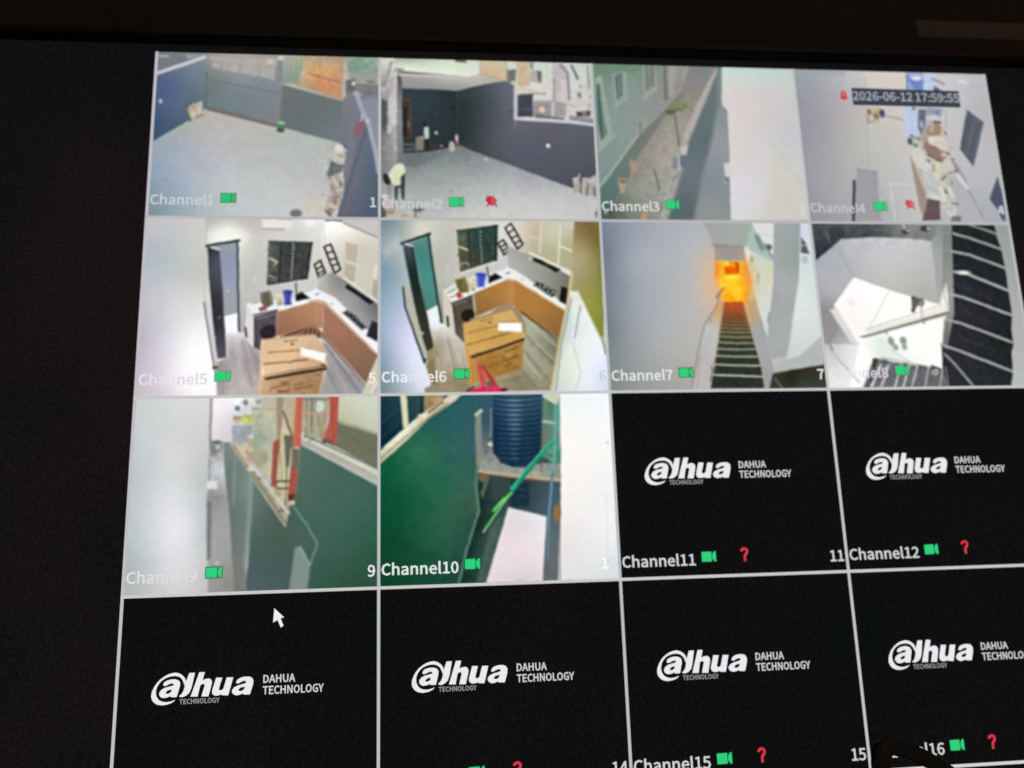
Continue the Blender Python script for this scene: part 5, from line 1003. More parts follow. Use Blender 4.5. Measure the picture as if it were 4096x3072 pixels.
9: [('F',[],[(54,30,205,209,209),(229,32,218,218,218),(39,185,201,207,209),(209,137,211,213,211),(189,239,215,215,214),(23,338,192,198,202),(197,392,218,220,222),(268,343,197,202,202),(56,488,201,207,211),(229,543,228,228,234),(297,545,195,200,200),(44,684,180,189,189),(212,689,220,220,224),(35,770,181,185,183),(192,776,211,209,211),(301,741,200,200,200)],11.0,1.0),
  ('F',[302,-6,583,-3,579,64,472,52,437,203,391,192,361,191,321,193,307,180],[(352,87,236,229,231),(355,155,221,216,218),(430,19,239,237,241),(432,62,211,215,225),(522,31,211,207,195)],11.0,1.0),
  ('L',[307,2,309,185],7.7,(130,126,126),9.1,1.0),
  ('E',(414,51),11.4,11.4,0.0,(118,121,139),9.1,1.0),
  ('E',(446,25),10.4,12.4,0.0,(138,138,144),9.1,1.0),
  ('E',(499,23),12.5,13.5,0.0,(162,162,162),9.2,1.0),
  ('E',(410,19),13.5,15.5,0.0,(254,252,255),9.1,1.0),
  ('E',(452,57),15.5,13.4,0.0,(205,211,227),9.1,1.0),
  ('F',[472,46,656,60,654,217,620,494,562,365,437,208,481,183],[(509,115,181,187,164),(538,220,189,187,162),(513,246,170,170,147),(565,299,200,194,165),(527,184,163,174,153),(559,79,194,190,168)],11.0,1.0),
  ('P',[511,-4,657,-2,651,65,513,52],(191,183,164),10.3,1.0),
  ('L',[472,49,651,65],6.2,(161,158,132),9.1,0.7),
  ('E',(529,257),15.3,25.5,0.0,(141,148,112),22.4,0.7),
  ('L',[550,111,550,278],10.3,(169,174,153),17.1,0.6),
  ('E',(503,78),15.5,15.5,0.0,(162,170,149),22.8,0.6),
  ('P',[432,83,481,78,480,115,439,118],(194,203,117),10.2,1.0),
  ('E',(458,83),20.6,5.2,0.0,(162,182,95),9.1,1.0),
  ('P',[397,77,432,80,434,113,398,109],(194,175,146),10.2,1.0),
  ('L',[400,90,430,90],4.1,(148,110,90),9.1,1.0),
  ('P',[394,121,480,120,476,183,452,207,417,204,398,181],(162,166,170),10.2,1.0),
  ('E',(473,175),9.2,11.3,0.0,(239,235,225),9.0,1.0),
  ('P',[417,208,467,193,483,225,479,256,438,244],(209,190,165),13.5,0.9),
  ('L',[589,0,587,159,578,360],17.8,(172,145,116),9.2,1.0),
  ('P',[562,195,588,195,587,368,561,363],(164,112,85),10.2,1.0),
  ('L',[570,211,571,350],7.2,(147,91,68),9.0,0.7),
  ('L',[609,75,651,196],10.4,(150,138,112),9.2,1.0),
  ('P',[603,6,652,6,650,160,621,117],(188,173,144),10.4,1.0),
  ('L',[605,164,603,346],14.4,(195,185,147),9.1,1.0),
  ('P',[610,167,644,168,642,300,618,279],(104,108,83),10.2,1.0),
  ('L',[639,228,632,351],6.2,(193,189,155),9.0,1.0),
  ('L',[594,247,602,346],5.1,(118,102,75),6.8,0.7),
  ('P',[655,-2,680,-1,679,218,646,215],(195,105,88),10.4,1.0),
  ('L',[660,6,654,207],5.2,(215,126,107),8.1,0.7),
  ('P',[638,300,665,303,660,424,637,437,628,418],(169,92,70),10.1,1.0),
  ('P',[638,398,661,398,650,435,633,429],(87,56,42),10.0,1.0),
  ('L',[667,218,666,306],9.3,(108,110,91),9.1,1.0),
  ('P',[680,-1,794,0,773,180,684,161],(159,157,132),10.4,1.0),
  ('L',[717,2,717,150],7.4,(116,113,88),9.3,1.0),
  ('L',[740,2,763,167],7.4,(129,117,92),9.3,1.0),
  ('L',[687,77,793,84],9.4,(178,144,115),9.2,1.0),
  ('E',(748,45),18.9,21.0,0.0,(182,191,176),9.2,1.0),
  ('E',(703,119),13.5,20.8,0.0,(178,168,141),9.2,1.0),
  ('L',[763,18,759,82],6.3,(178,173,149),9.3,1.0),
  ('L',[691,17,694,145],5.2,(179,179,154),9.2,1.0),
  ('E',(734,108),12.5,15.6,0.0,(191,163,130),11.5,0.7),
  ('L',[683,123,770,141],4.2,(149,130,101),5.7,0.7),
  ('P',[797,0,833,0,823,192,813,213,766,191,791,120],(175,98,85),10.5,1.0),
  ('L',[810,19,786,183],6.3,(145,72,63),8.1,0.7),
  ('P',[771,183,817,194,812,215,781,199],(107,88,94),10.3,1.0),
  ('F',[830,0,1000,3,998,169,825,106],[(893,42,205,209,187),(961,96,201,206,187),(857,84,194,194,165)],11.0,1.0),
  ('L',[825,107,998,170],12.6,(162,168,133),9.2,1.0),
  ('P',[824,115,998,174,998,318,812,213,823,192],(111,114,93),10.4,1.0),
  ('L',[827,152,995,245],5.2,(94,102,82),17.2,0.6),
  ('F',[674,207,998,388,999,809,467,797,478,698,481,343,619,544,639,443,663,393,669,301],[(794,329,74,103,93),(897,460,64,101,89),(745,456,72,103,91),(598,603,72,95,85),(699,656,68,95,87),(848,660,56,92,79),(949,763,45,81,64),(527,700,74,93,93),(570,477,82,101,94),(520,451,97,114,108),(554,774,78,95,97),(800,782,49,86,70),(963,614,47,92,73)],11.0,1.0),
  ('L',[686,170,998,333],22.8,(205,207,195),9.1,1.0),
  ('L',[689,198,998,364],15.5,(179,179,160),9.1,1.0),
  ('L',[694,168,996,316],6.2,(115,115,105),9.1,1.0),
  ('L',[700,195,996,349],4.1,(151,151,134),5.7,0.7),
  ('L',[689,171,730,182,710,192],5.2,(119,115,99),9.1,1.0),
  ('F',[361,191,396,192,481,317,489,348,469,698,477,798,419,798,398,498,365,294],[(388,243,120,132,130),(431,321,112,127,123),(445,449,110,125,121),(441,598,111,121,119),(435,721,119,123,119),(473,373,129,144,138)],11.0,1.0),
  ('L',[412,218,411,448],9.2,(137,151,145),16.8,0.7),
  ('L',[480,333,477,500,468,693],17.2,(140,155,149),22.2,0.75),
  ('L',[399,200,470,307,630,486],18.3,(180,171,149),9.0,1.0),
  ('P',[480,302,633,484,623,546,533,410,468,322],(170,166,145),10.0,1.0),
  ('L',[495,307,631,488],5.1,(209,205,189),8.9,1.0),
  ('L',[471,317,544,416,616,524],5.1,(127,121,102),8.9,1.0),
  ('E',(478,302),13.2,11.1,0.0,(210,203,181),8.9,1.0),
  ('E',(516,344),10.1,6.1,0.0,(129,119,96),8.9,1.0),
  ('E',(568,406),10.1,6.0,0.0,(193,188,164),8.9,1.0),
  ('E',(605,478),10.0,6.0,0.0,(118,111,89),8.8,1.0),
  ('L',[407,213,460,296],5.1,(150,136,117),9.0,1.0),
  ('F',[307,180,361,191,372,305,398,498,429,798,326,797,307,425],[(327,216,151,153,151),(335,294,201,203,205),(353,371,173,175,175),(340,406,151,151,151),(363,497,158,158,158),(355,645,162,162,162),(381,695,153,153,151),(350,767,151,151,147),(407,744,141,143,139)],11.0,1.0),
  ('E',(336,190),17.3,7.1,0.0,(106,106,106),8.9,1.0),
  ('E',(332,219),20.3,15.2,0.0,(126,128,128),8.9,1.0),
  ('E',(342,211),8.1,10.2,0.0,(194,196,196),8.9,1.0),
  ('E',(323,242),15.2,8.1,0.0,(141,143,143),8.9,1.0),
  ('P',[302,352,344,353,345,383,305,382],(222,224,224),9.9,1.0),
  ('P',[307,430,325,435,331,659,317,666],(117,121,121),13.1,1.0),
  ('E',(340,418),29.9,8.0,0.0,(136,138,138),13.1,0.8),
  ('L',[309,262,313,344],7.1,(151,153,153),8.9,1.0),
  ('E',(356,679),9.7,7.8,0.0,(183,183,183),8.6,1.0),
  ('L',[655,464,706,536,752,615,724,699],7.5,(107,141,132),8.9,1.0),
  ('P',[662,630,686,622,725,701,715,799,642,799,655,694],(127,142,138),9.8,1.0),
  ('L',[686,626,724,701],5.0,(150,166,160),8.7,1.0),
  ('L',[724,706,714,794],3.9,(89,116,106),8.7,1.0),
  ('E',(645,446),15.1,10.1,0.0,(203,188,159),8.9,1.0),
  ('E',(588,412),20.2,15.1,0.0,(174,164,135),8.9,1.0),
  ('L',[585,358,668,360],6.1,(84,78,59),8.9,1.0),
  ('L',[585,387,643,391],5.1,(88,81,61),8.9,1.0),
  ('L',[602,371,598,402],5.1,(178,172,144),8.9,1.0),
  ('L',[619,428,630,484],5.0,(150,141,117),8.9,1.0),
  ('T',[431,46,656,60,620,494,437,208],(17.1,4.0,1.6),16.6,1.0),
  ('T',[680,1,830,3,812,210,684,160],(12.0,6.3,2.0),16.6,1.0),
  ('T',[396,197,480,297,630,484,622,544,466,322],(11.0,6.3,1.2),16.6,1.0),
  ('T',[306,180,366,191,371,305,311,425],(13.0,6.3,0.4),16.6,1.0),
  ('T',[686,155,998,318,998,380,679,207],(12.0,3.6,0.8),16.6,1.0),
  ('T',[562,345,667,347,645,454,615,483],(9.0,6.3,1.6),16.6,1.0),
  ('T',[389,3,516,4,482,209,396,192],(13.0,5.4,1.6),16.6,1.0),
  ('P',[573,4,601,4,598,116,580,193],(158,139,116),10.3,1.0),
  ('P',[569,188,590,185,584,385,561,377],(157,91,76),10.2,1.0),
  ('L',[579,199,571,370],4.7,(135,72,58),6.8,0.6),
  ('P',[601,74,654,75,651,177,620,140],(190,175,146),10.3,1.0),
  ('L',[602,67,642,174],8.9,(120,104,83),9.2,1.0),
  ('P',[608,167,639,168,647,236,633,298,618,298],(104,102,85),10.2,1.0),
  ('L',[638,224,630,360],5.3,(200,196,169),9.0,1.0),
  ('L',[603,247,601,341],7.6,(195,187,153),9.0,1.0),
  ('L',[589,247,586,353],4.7,(199,192,159),9.0,1.0),
  ('P',[654,2,681,2,675,214,646,210],(195,100,80),10.4,1.0),
  ('L',[661,8,655,207],4.8,(210,118,97),6.9,0.7),
  ('P',[641,302,667,313,667,355,662,402,656,425,632,440,633,389],(164,84,70),10.1,1.0),
  ('P',[633,412,657,416,651,433,631,440],(83,54,42),10.0,1.0),
  ('P',[646,214,668,214,666,313,641,304],(110,106,89),10.2,1.0),
  ('E',(660,219),10.6,4.7,0.0,(209,188,169),9.1,1.0),
  ('P',[683,2,791,3,767,191,682,156],(168,166,143),9.2,1.0),
  ('L',[720,6,720,154],5.4,(104,100,81),9.3,1.0),
  ('L',[699,8,696,166],7.2,(140,136,113),9.2,1.0),
  ('L',[744,76,762,179],6.0,(149,130,105),9.2,1.0),
  ('L',[683,73,792,78],8.3,(199,155,126),9.2,1.0),
  ('L',[772,76,766,158],6.0,(172,135,110),9.2,1.0),
  ('E',(750,46),21.5,23.9,0.0,(203,213,203),9.2,1.0),
  ('L',[708,139,766,144],5.3,(186,166,128),9.1,1.0),
  ('L',[685,14,785,17],4.8,(120,111,91),9.2,1.0),
  ('L',[735,9,733,70],4.8,(130,130,110),9.3,1.0),
  ('E',(690,117),7.1,23.7,0.0,(199,179,154),10.3,0.7),
  ('P',[791,3,831,4,824,199,817,211,807,201,798,119],(178,87,71),10.4,1.0),
  ('P',[794,110,809,113,782,192,766,186],(188,92,75),10.3,1.0),
  ('L',[799,10,808,192],4.2,(155,66,55),5.8,0.6),
  ('E',(776,194),13.0,8.3,0.0,(97,81,89),9.1,1.0),
  ('L',[584,360,640,357],5.2,(95,87,66),8.9,1.0),
  ('L',[582,389,627,386],5.2,(99,91,70),8.9,1.0),
  ('L',[623,295,619,452],5.2,(110,104,81),9.0,1.0),
  ('E',(472,194),12.8,23.3,0.0,(174,164,143),13.5,0.8),
  ('E',(522,257),15.1,24.4,0.0,(162,166,125),22.4,0.7),
  ('E',(475,256),18.6,22.0,0.0,(187,154,123),13.4,0.8),
  ('L',[456,232,512,295],12.8,(179,154,129),11.2,0.8),
  ('L',[495,304,630,488],5.2,(213,209,197),8.9,1.0),
  ('L',[487,318,624,530],5.2,(129,123,102),8.9,1.0)],
10: [('F',[],[(321,74,42,93,96),(219,174,38,96,83),(369,177,51,93,96),(120,272,34,102,74),(267,325,40,100,81),(46,345,16,89,57),(364,426,55,96,78),(119,517,19,81,57),(288,570,46,93,74),(46,658,12,68,44),(214,687,29,78,59),(361,572,42,81,68),(169,248,49,108,81),(422,50,46,89,98)],10.9,1.0),
  ('F',[411,328,415,501,326,792,447,796,536,489,555,371],[(464,404,42,61,61),(436,526,29,53,49),(384,669,29,55,49),(358,763,27,53,49),(484,575,61,81,76),(432,718,57,85,74)],10.9,1.0),
  ('P',[460,565,490,537,523,516,449,794,398,792,433,670],(68,91,83),16.1,1.0),
  ('F',[473,359,769,381,750,802,669,799,699,533,541,492,533,430],[(514,405,49,68,70),(588,431,38,57,68),(663,433,57,76,83),(712,459,66,89,102),(727,582,89,104,111),(711,727,98,106,108)],10.9,1.0),
  ('P',[554,381,632,388,626,487,544,482],(27,49,61),16.5,1.0),
  ('L',[584,411,613,417],5.0,(55,81,98),11.0,0.7),
  ('L',[583,441,612,447],5.0,(55,81,98),10.9,0.7),
  ('P',[475,359,555,371,546,480,492,468,473,429],(53,70,68),16.4,0.8),
  ('F',[436,-7,492,-6,483,259,502,305,428,331,414,298],[(463,51,53,87,102),(460,153,68,89,102),(458,254,119,128,121)],10.9,1.0),
  ('F',[697,-3,783,-2,768,336,682,263],[(728,80,89,128,111),(713,183,102,119,106),(756,132,93,151,141),(751,265,108,141,128)],10.9,1.0),
  ('P',[669,-4,783,-2,765,57],(200,209,190),10.3,1.0),
  ('L',[698,127,754,133],10.3,(175,196,175),9.0,1.0),
  ('L',[714,33,711,116],7.2,(115,151,130),9.1,0.7),
  ('L',[739,44,736,122],6.2,(72,115,96),9.1,0.6),
  ('P',[429,288,483,259,512,300,566,321,617,325,688,304,769,311,766,386,550,363,413,339],(147,151,143),9.9,1.0),
  ('E',(467,279),25.1,25.1,0.0,(128,136,130),22.1,0.7),
  ('E',(728,330),30.3,15.1,0.0,(130,149,136),16.6,0.7),
  ('L',[688,304,686,349],5.0,(108,98,81),8.9,1.0),
  ('L',[413,334,550,352,766,382],15.9,(181,164,138),8.8,1.0),
  ('L',[416,346,550,363,766,392],6.0,(119,89,66),7.7,0.8),
  ('E',(438,363),22.9,17.9,0.0,(119,96,70),8.7,1.0),
  ('P',[445,369,461,369,433,450,423,430],(89,102,93),9.8,1.0),
  ('E',(666,349),30.1,8.0,0.0,(200,173,151),11.1,0.7),
  ('F',[486,-6,703,-3,686,263,663,301,617,320,566,319,512,298,482,249],[(496,128,25,53,83),(547,129,36,66,96),(578,129,61,91,117),(623,130,29,61,85),(674,131,34,64,81),(518,255,19,46,72),(619,257,23,51,72),(567,291,25,51,74),(581,26,66,96,119)],10.9,1.0),
  ('L',[489,9,530,19,586,23,648,19,694,11],6.7,(14,36,59),7.9,0.75),
  ('E',(578,32),28.8,4.6,0.0,(123,151,173),7.9,0.75),
  ('E',(530,28),20.5,3.6,0.0,(66,93,123),7.9,0.5),
  ('E',(642,29),20.6,3.6,0.0,(57,87,111),7.9,0.4),
  ('L',[489,30,529,40,585,44,647,41,694,32],6.7,(14,36,59),7.9,0.75),
  ('E',(577,53),28.0,4.6,0.0,(123,151,173),7.9,0.715),
  ('E',(529,49),20.5,3.6,0.0,(66,93,123),7.9,0.5),
  ('E',(641,50),20.6,3.6,0.0,(57,87,111),7.9,0.4),
  ('L',[488,51,529,61,585,65,646,62,693,53],6.7,(14,36,59),7.9,0.75),
  ('E',(577,74),27.2,4.6,0.0,(123,151,173),7.9,0.6799999999999999),
  ('E',(528,70),20.5,3.6,0.0,(66,93,123),7.9,0.5),
  ('E',(641,71),20.6,3.6,0.0,(57,87,111),7.9,0.4),
  ('L',[488,72,528,82,584,86,645,83,692,74],6.6,(14,36,59),7.9,0.75),
  ('E',(576,95),26.3,4.6,0.0,(123,151,173),7.9,0.645),
  ('E',(528,92),20.4,3.6,0.0,(66,93,123),7.9,0.5),
  ('E',(640,92),20.5,3.6,0.0,(57,87,111),7.9,0.4),
  ('L',[487,94,527,103,583,107,645,104,691,96],6.6,(14,36,59),7.8,0.75),
  ('E',(575,116),25.5,4.6,0.0,(123,151,173),7.9,0.61),
  ('E',(527,113),20.4,3.6,0.0,(66,93,123),7.8,0.5),
  ('E',(639,113),20.5,3.6,0.0,(57,87,111),7.9,0.4),
  ('L',[487,114,527,124,583,128,644,125,690,117],6.6,(14,36,59),7.8,0.75),
  ('E',(575,137),24.7,4.6,0.0,(123,151,173),7.8,0.575),
  ('E',(527,134),20.4,3.6,0.0,(66,93,123),7.8,0.5),
  ('E',(638,134),20.4,3.6,0.0,(57,87,111),7.9,0.4),
  ('L',[486,135,526,145,582,149,643,146,689,138],6.6,(14,36,59),7.8,0.75),
  ('E',(574,158),23.9,4.6,0.0,(123,151,173),7.8,0.54),
  ('E',(526,154),20.3,3.6,0.0,(66,93,123),7.8,0.5),
  ('E',(638,155),20.4,3.6,0.0,(57,87,111),7.9,0.4),
  ('L',[485,156,526,166,581,170,642,167,689,159],6.6,(14,36,59),7.8,0.75),
  ('E',(573,179),23.1,4.6,0.0,(123,151,173),7.8,0.505),
  ('E',(525,175),20.3,3.5,0.0,(66,93,123),7.8,0.5),
  ('E',(637,176),20.4,3.6,0.0,(57,87,111),7.8,0.4),
  ('L',[485,177,525,187,581,191,642,188,688,180],6.6,(14,36,59),7.8,0.75),
  ('E',(573,200),22.3,4.6,0.0,(123,151,173),7.8,0.47),
  ('E',(525,196),20.2,3.5,0.0,(66,93,123),7.8,0.5),
  ('E',(636,197),20.3,3.6,0.0,(57,87,111),7.8,0.4),
  ('L',[484,198,524,208,580,212,641,209,687,201],6.6,(14,36,59),7.8,0.75),
  ('E',(572,221),21.5,4.6,0.0,(123,151,173),7.8,0.43499999999999994),
  ('E',(524,217),20.2,3.5,0.0,(66,93,123),7.8,0.5),
  ('E',(636,218),20.3,3.6,0.0,(57,87,111),7.8,0.4),
  ('L',[484,219,524,229,579,233,640,230,686,221],6.6,(14,36,59),7.8,0.75),
  ('E',(571,242),20.7,4.5,0.0,(123,151,173),7.8,0.39999999999999997),
  ('E',(524,238),20.2,3.5,0.0,(66,93,123),7.8,0.5),
  ('E',(635,239),20.3,3.5,0.0,(57,87,111),7.8,0.4),
  ('L',[483,239,523,249,579,253,639,250,685,242],6.5,(14,36,59),7.7,0.75),
  ('E',(571,262),19.9,4.5,0.0,(123,151,173),7.8,0.365),
  ('E',(523,258),20.1,3.5,0.0,(66,93,123),7.7,0.5),
  ('E',(634,259),20.2,3.5,0.0,(57,87,111),7.8,0.4),
  ('L',[483,260,523,270,578,274,639,271,685,263],6.5,(14,36,59),7.7,0.75),
  ('E',(570,283),19.1,4.5,0.0,(123,151,173),7.7,0.32999999999999996),
  ('E',(522,279),20.1,3.5,0.0,(66,93,123),7.7,0.5),
  ('E',(633,280),20.2,3.5,0.0,(57,87,111),7.8,0.4),
  ('P',[409,88,434,71,435,299,409,324,405,177],(126,136,128),10.1,1.0),
  ('L',[411,92,434,74],13.2,(192,196,179),8.9,1.0),
  ('E',(417,288),10.0,20.0,0.0,(151,141,115),13.2,0.6),
  ('E',(469,221),11.1,7.6,0.0,(218,218,211),8.9,1.0),
  ('L',[477,66,473,214],4.6,(132,143,145),9.0,1.0),
  ('L',[464,199,479,195],6.1,(55,66,70),8.9,1.0),
  ('L',[456,229,448,259],8.0,(93,102,98),8.9,1.0),
  ('L',[411,328,405,392,415,501,360,658,326,792],10.0,(91,123,113),8.8,1.0),
  ('L',[414,505,407,515],5.9,(119,147,134),8.6,1.0),
  ('F',[2,-7,191,-5,185,87,2,235],[(46,45,27,57,68),(146,46,38,70,72),(31,171,14,40,57),(96,121,29,59,66)],10.9,1.0),
  ('L',[12,120,86,60],4.0,(51,81,89),6.6,0.7),
  ('L',[12,185,91,116],4.0,(44,74,85),6.5,0.7),
  ('P',[87,-3,116,-3,126,137,102,148],(213,213,181),10.0,1.0),
  ('L',[186,0,176,97],8.1,(21,42,49),8.9,1.0),
  ('P',[191,-5,284,-3,266,37,190,93],(153,136,91),10.1,1.0),
  ('E',(251,27),25.4,15.2,0.0,(175,153,111),8.9,1.0),
  ('L',[277,2,274,32],6.1,(108,91,59),9.0,1.0),
  ('F',[0,242,160,100,271,25,312,-6,358,-5,322,31,210,104,120,193,0,299],[(71,211,228,226,205),(195,93,211,203,175),(297,17,220,209,188),(32,270,205,196,162)],10.9,1.0),
  ('L',[2,276,180,125,291,40],5.9,(134,126,98),8.6,1.0),
  ('L',[211,79,271,33],7.1,(93,83,61),8.9,1.0),
  ('L',[2,299,120,196,210,108,322,33],4.9,(119,111,76),6.5,0.6),
  ('E',(185,92),20.1,8.1,0.0,(233,226,205),8.9,1.0),
  ('L',[31,221,150,117],7.9,(248,245,228),8.7,0.8),
  ('F',[778,-2,999,0,1006,811,737,802,765,436],[(832,56,243,248,248),(932,135,248,250,250),(824,236,252,248,243),(814,437,248,245,239),(941,440,243,243,243),(805,633,235,230,230),(930,637,239,239,241),(798,778,228,228,228),(973,774,220,224,226)],10.9,1.0),
  ('L',[959,440,951,735],3.0,(213,213,213),4.4,0.7),
  ('E',(978,223),3.1,5.1,0.0,(183,186,186),9.1,1.0),
  ('L',[778,8,767,386,739,799],4.2,(194,194,190),5.7,0.7),
  ('F',[539,488,700,532,672,799,437,796],[(609,555,228,222,224),(629,676,239,224,228),(577,770,220,213,213),(529,721,233,220,224),(658,556,233,230,233)],10.9,1.0),
  ('L',[517,449,453,550],27.7,(8,81,29),27.2,0.5),
  ('P',[695,256,772,235,769,306,704,284],(93,151,130),16.7,0.8),
  ('L',[705,264,765,285],4.1,(44,119,93),8.9,1.0),
  ('L',[719,284,766,255],4.0,(44,130,98),8.9,1.0),
  ('L',[761,265,763,305],7.1,(34,108,81),8.9,1.0),
  ('P',[545,410,632,317,690,251,746,196,756,212,684,284,558,432],(34,151,117),9.8,1.0),
  ('L',[744,200,616,332,554,411],5.6,(70,188,153),9.0,1.0),
  ('L',[755,194,760,300],5.1,(55,151,119),9.0,1.0),
  ('L',[684,279,579,396],5.1,(16,108,81),5.6,0.7),
  ('L',[553,430,512,464,476,502],11.9,(89,196,87),8.7,1.0),
  ('L',[538,445,491,507,432,588],7.9,(132,207,132),8.7,1.0),
  ('L',[522,449,482,493],4.0,(151,226,141),4.4,0.8),
  ('L',[761,55,746,244,730,365],10.3,(104,166,158),9.1,1.0),
  ('L',[732,355,709,533,697,702],10.1,(96,132,151),8.9,1.0),
  ('L',[725,385,705,582],4.0,(130,162,175),4.4,0.7),
  ('E',(746,519),14.9,34.8,0.0,(153,115,59),13.1,1.0),
  ('L',[761,386,746,800],5.0,(76,87,89),6.6,0.6),
  ('E',(788,792),9.7,2.9,0.0,(194,194,194),8.5,1.0),
  ('E',(581,785),24.1,3.9,0.0,(194,188,186),7.4,0.7),
  ('T',[2,299,417,76,415,501,328,785,5,774],(39.8,1.4,1.2),16.4,1.0),
  ('T',[415,258,769,306,766,386,416,348],(11.9,5.4,1.6),16.4,1.0),
  ('T',[0,242,322,-6,358,-5,120,193,0,299],(12.9,4.5,1.2),16.4,1.0),
  ('T',[191,-5,284,-3,190,93],(11.9,5.4,1.6),16.4,1.0),
  ('T',[411,348,540,371,444,789,328,785],(24.9,2.7,0.8),16.4,1.0),
  ('T',[692,193,774,194,769,306,688,304],(8.9,6.3,2.4),16.4,1.0)],
}

# ------------------------------------------------------------------ helpers
COL = bpy.context.scene.collection

def lin(c):
    c = np.asarray(c, float) / 255.0
    return np.where(c <= 0.04045, c / 12.92, ((c + 0.055) / 1.055) ** 2.4)

def nodes_of(name):
    m = bpy.data.materials.new(name); m.use_nodes = True
    nt = m.node_tree; nt.nodes.clear()
    return m, nt, nt.nodes.new('ShaderNodeOutputMaterial')

def lit_pixels():
    """switched-on LCD pixels: they emit the colour stored on the mesh"""
    m, nt, out = nodes_of('lit_pixels')
    at = nt.nodes.new('ShaderNodeAttribute'); at.attribute_name = 'Col'
    tc = nt.nodes.new('ShaderNodeTexCoord')
    # fine LCD cell structure, object space (one row of cells = 0.253 mm)
    sep = nt.nodes.new('ShaderNodeSeparateXYZ'); nt.links.new(tc.outputs['Object'], sep.inputs[0])
    mul = nt.nodes.new('ShaderNodeMath'); mul.operation = 'MULTIPLY'; mul.inputs[1].default_value = 2 * math.pi / 0.000253
    sn = nt.nodes.new('ShaderNodeMath'); sn.operation = 'SINE'
    nt.links.new(sep.outputs['Z'], mul.inputs[0]); nt.links.new(mul.outputs[0], sn.inputs[0])
    ma = nt.nodes.new('ShaderNodeMath'); ma.operation = 'MULTIPLY_ADD'
    ma.inputs[1].default_value = 0.06; ma.inputs[2].default_value = 1.0
    nt.links.new(sn.outputs[0], ma.inputs[0])
    no = nt.nodes.new('ShaderNodeTexNoise'); no.inputs['Scale'].default_value = 900; no.inputs['Detail'].default_value = 2
    nt.links.new(tc.outputs['Object'], no.inputs['Vector'])
    mr = nt.nodes.new('ShaderNodeMapRange'); mr.inputs['To Min'].default_value = 0.965; mr.inputs['To Max'].default_value = 1.035
    nt.links.new(no.outputs[0], mr.inputs['Value'])
    m2 = nt.nodes.new('ShaderNodeMath'); m2.operation = 'MULTIPLY'
    nt.links.new(ma.outputs[0], m2.inputs[0]); nt.links.new(mr.outputs[0], m2.inputs[1])
    em = nt.nodes.new('ShaderNodeEmission')
    nt.links.new(at.outputs['Color'], em.inputs['Color']); nt.links.new(m2.outputs[0], em.inputs['Strength'])
    nt.links.new(em.outputs[0], out.inputs[0])
    m.cycles.emission_sampling = 'NONE'
    return m

def dark_pixels(name, lo, hi, rough=0.4):
    """switched-off LCD area: black glass with the uneven backlight that leaks through"""
    m, nt, out = nodes_of(name)
    tc = nt.nodes.new('ShaderNodeTexCoord')
    n1 = nt.nodes.new('ShaderNodeTexNoise'); n1.inputs['Scale'].default_value = 900; n1.inputs['Detail'].default_value = 3
    n2 = nt.nodes.new('ShaderNodeTexNoise'); n2.inputs['Scale'].default_value = 420; n2.inputs['Detail'].default_value = 5
    n2.inputs['Roughness'].default_value = 0.75
    n3 = nt.nodes.new('ShaderNodeTexNoise'); n3.inputs['Scale'].default_value = 14; n3.inputs['Detail'].default_value = 1
    for n in (n1, n2, n3): nt.links.new(tc.outputs['Object'], n.inputs['Vector'])
    ad = nt.nodes.new('ShaderNodeMath'); ad.operation = 'MULTIPLY_ADD'; ad.inputs[1].default_value = 0.45
    nt.links.new(n3.outputs[0], ad.inputs[0])
    sc = nt.nodes.new('ShaderNodeMath'); sc.operation = 'MULTIPLY'; sc.inputs[1].default_value = 0.55
    nt.links.new(n2.outputs[0], sc.inputs[0]); nt.links.new(sc.outputs[0], ad.inputs[2])
    tint = nt.nodes.new('ShaderNodeValToRGB')
    tint.color_ramp.elements[0].position = 0.40; tint.color_ramp.elements[0].color = (*lin(lo), 1)
    tint.color_ramp.elements[1].position = 0.60; tint.color_ramp.elements[1].color = (*lin(hi), 1)
    nt.links.new(ad.outputs[0], tint.inputs[0])
    mr = nt.nodes.new('ShaderNodeMapRange'); mr.inputs['From Min'].default_value = 0.3; mr.inputs['From Max'].default_value = 0.7
    mr.inputs['To Min'].default_value = 0.55; mr.inputs['To Max'].default_value = 1.45
    nt.links.new(n1.outputs[0], mr.inputs['Value'])
    bs = nt.nodes.new('ShaderNodeBsdfPrincipled')
    bs.inputs['Base Color'].default_value = (0.003, 0.003, 0.0035, 1)
    bs.inputs['Roughness'].default_value = rough
    bs.inputs['Specular IOR Level'].default_value = 0.08
    nt.links.new(tint.outputs[0], bs.inputs['Emission Color']); nt.links.new(mr.outputs[0], bs.inputs['Emission Strength'])
    nt.links.new(bs.outputs[0], out.inputs[0])
    m.cycles.emission_sampling = 'NONE'
    return m

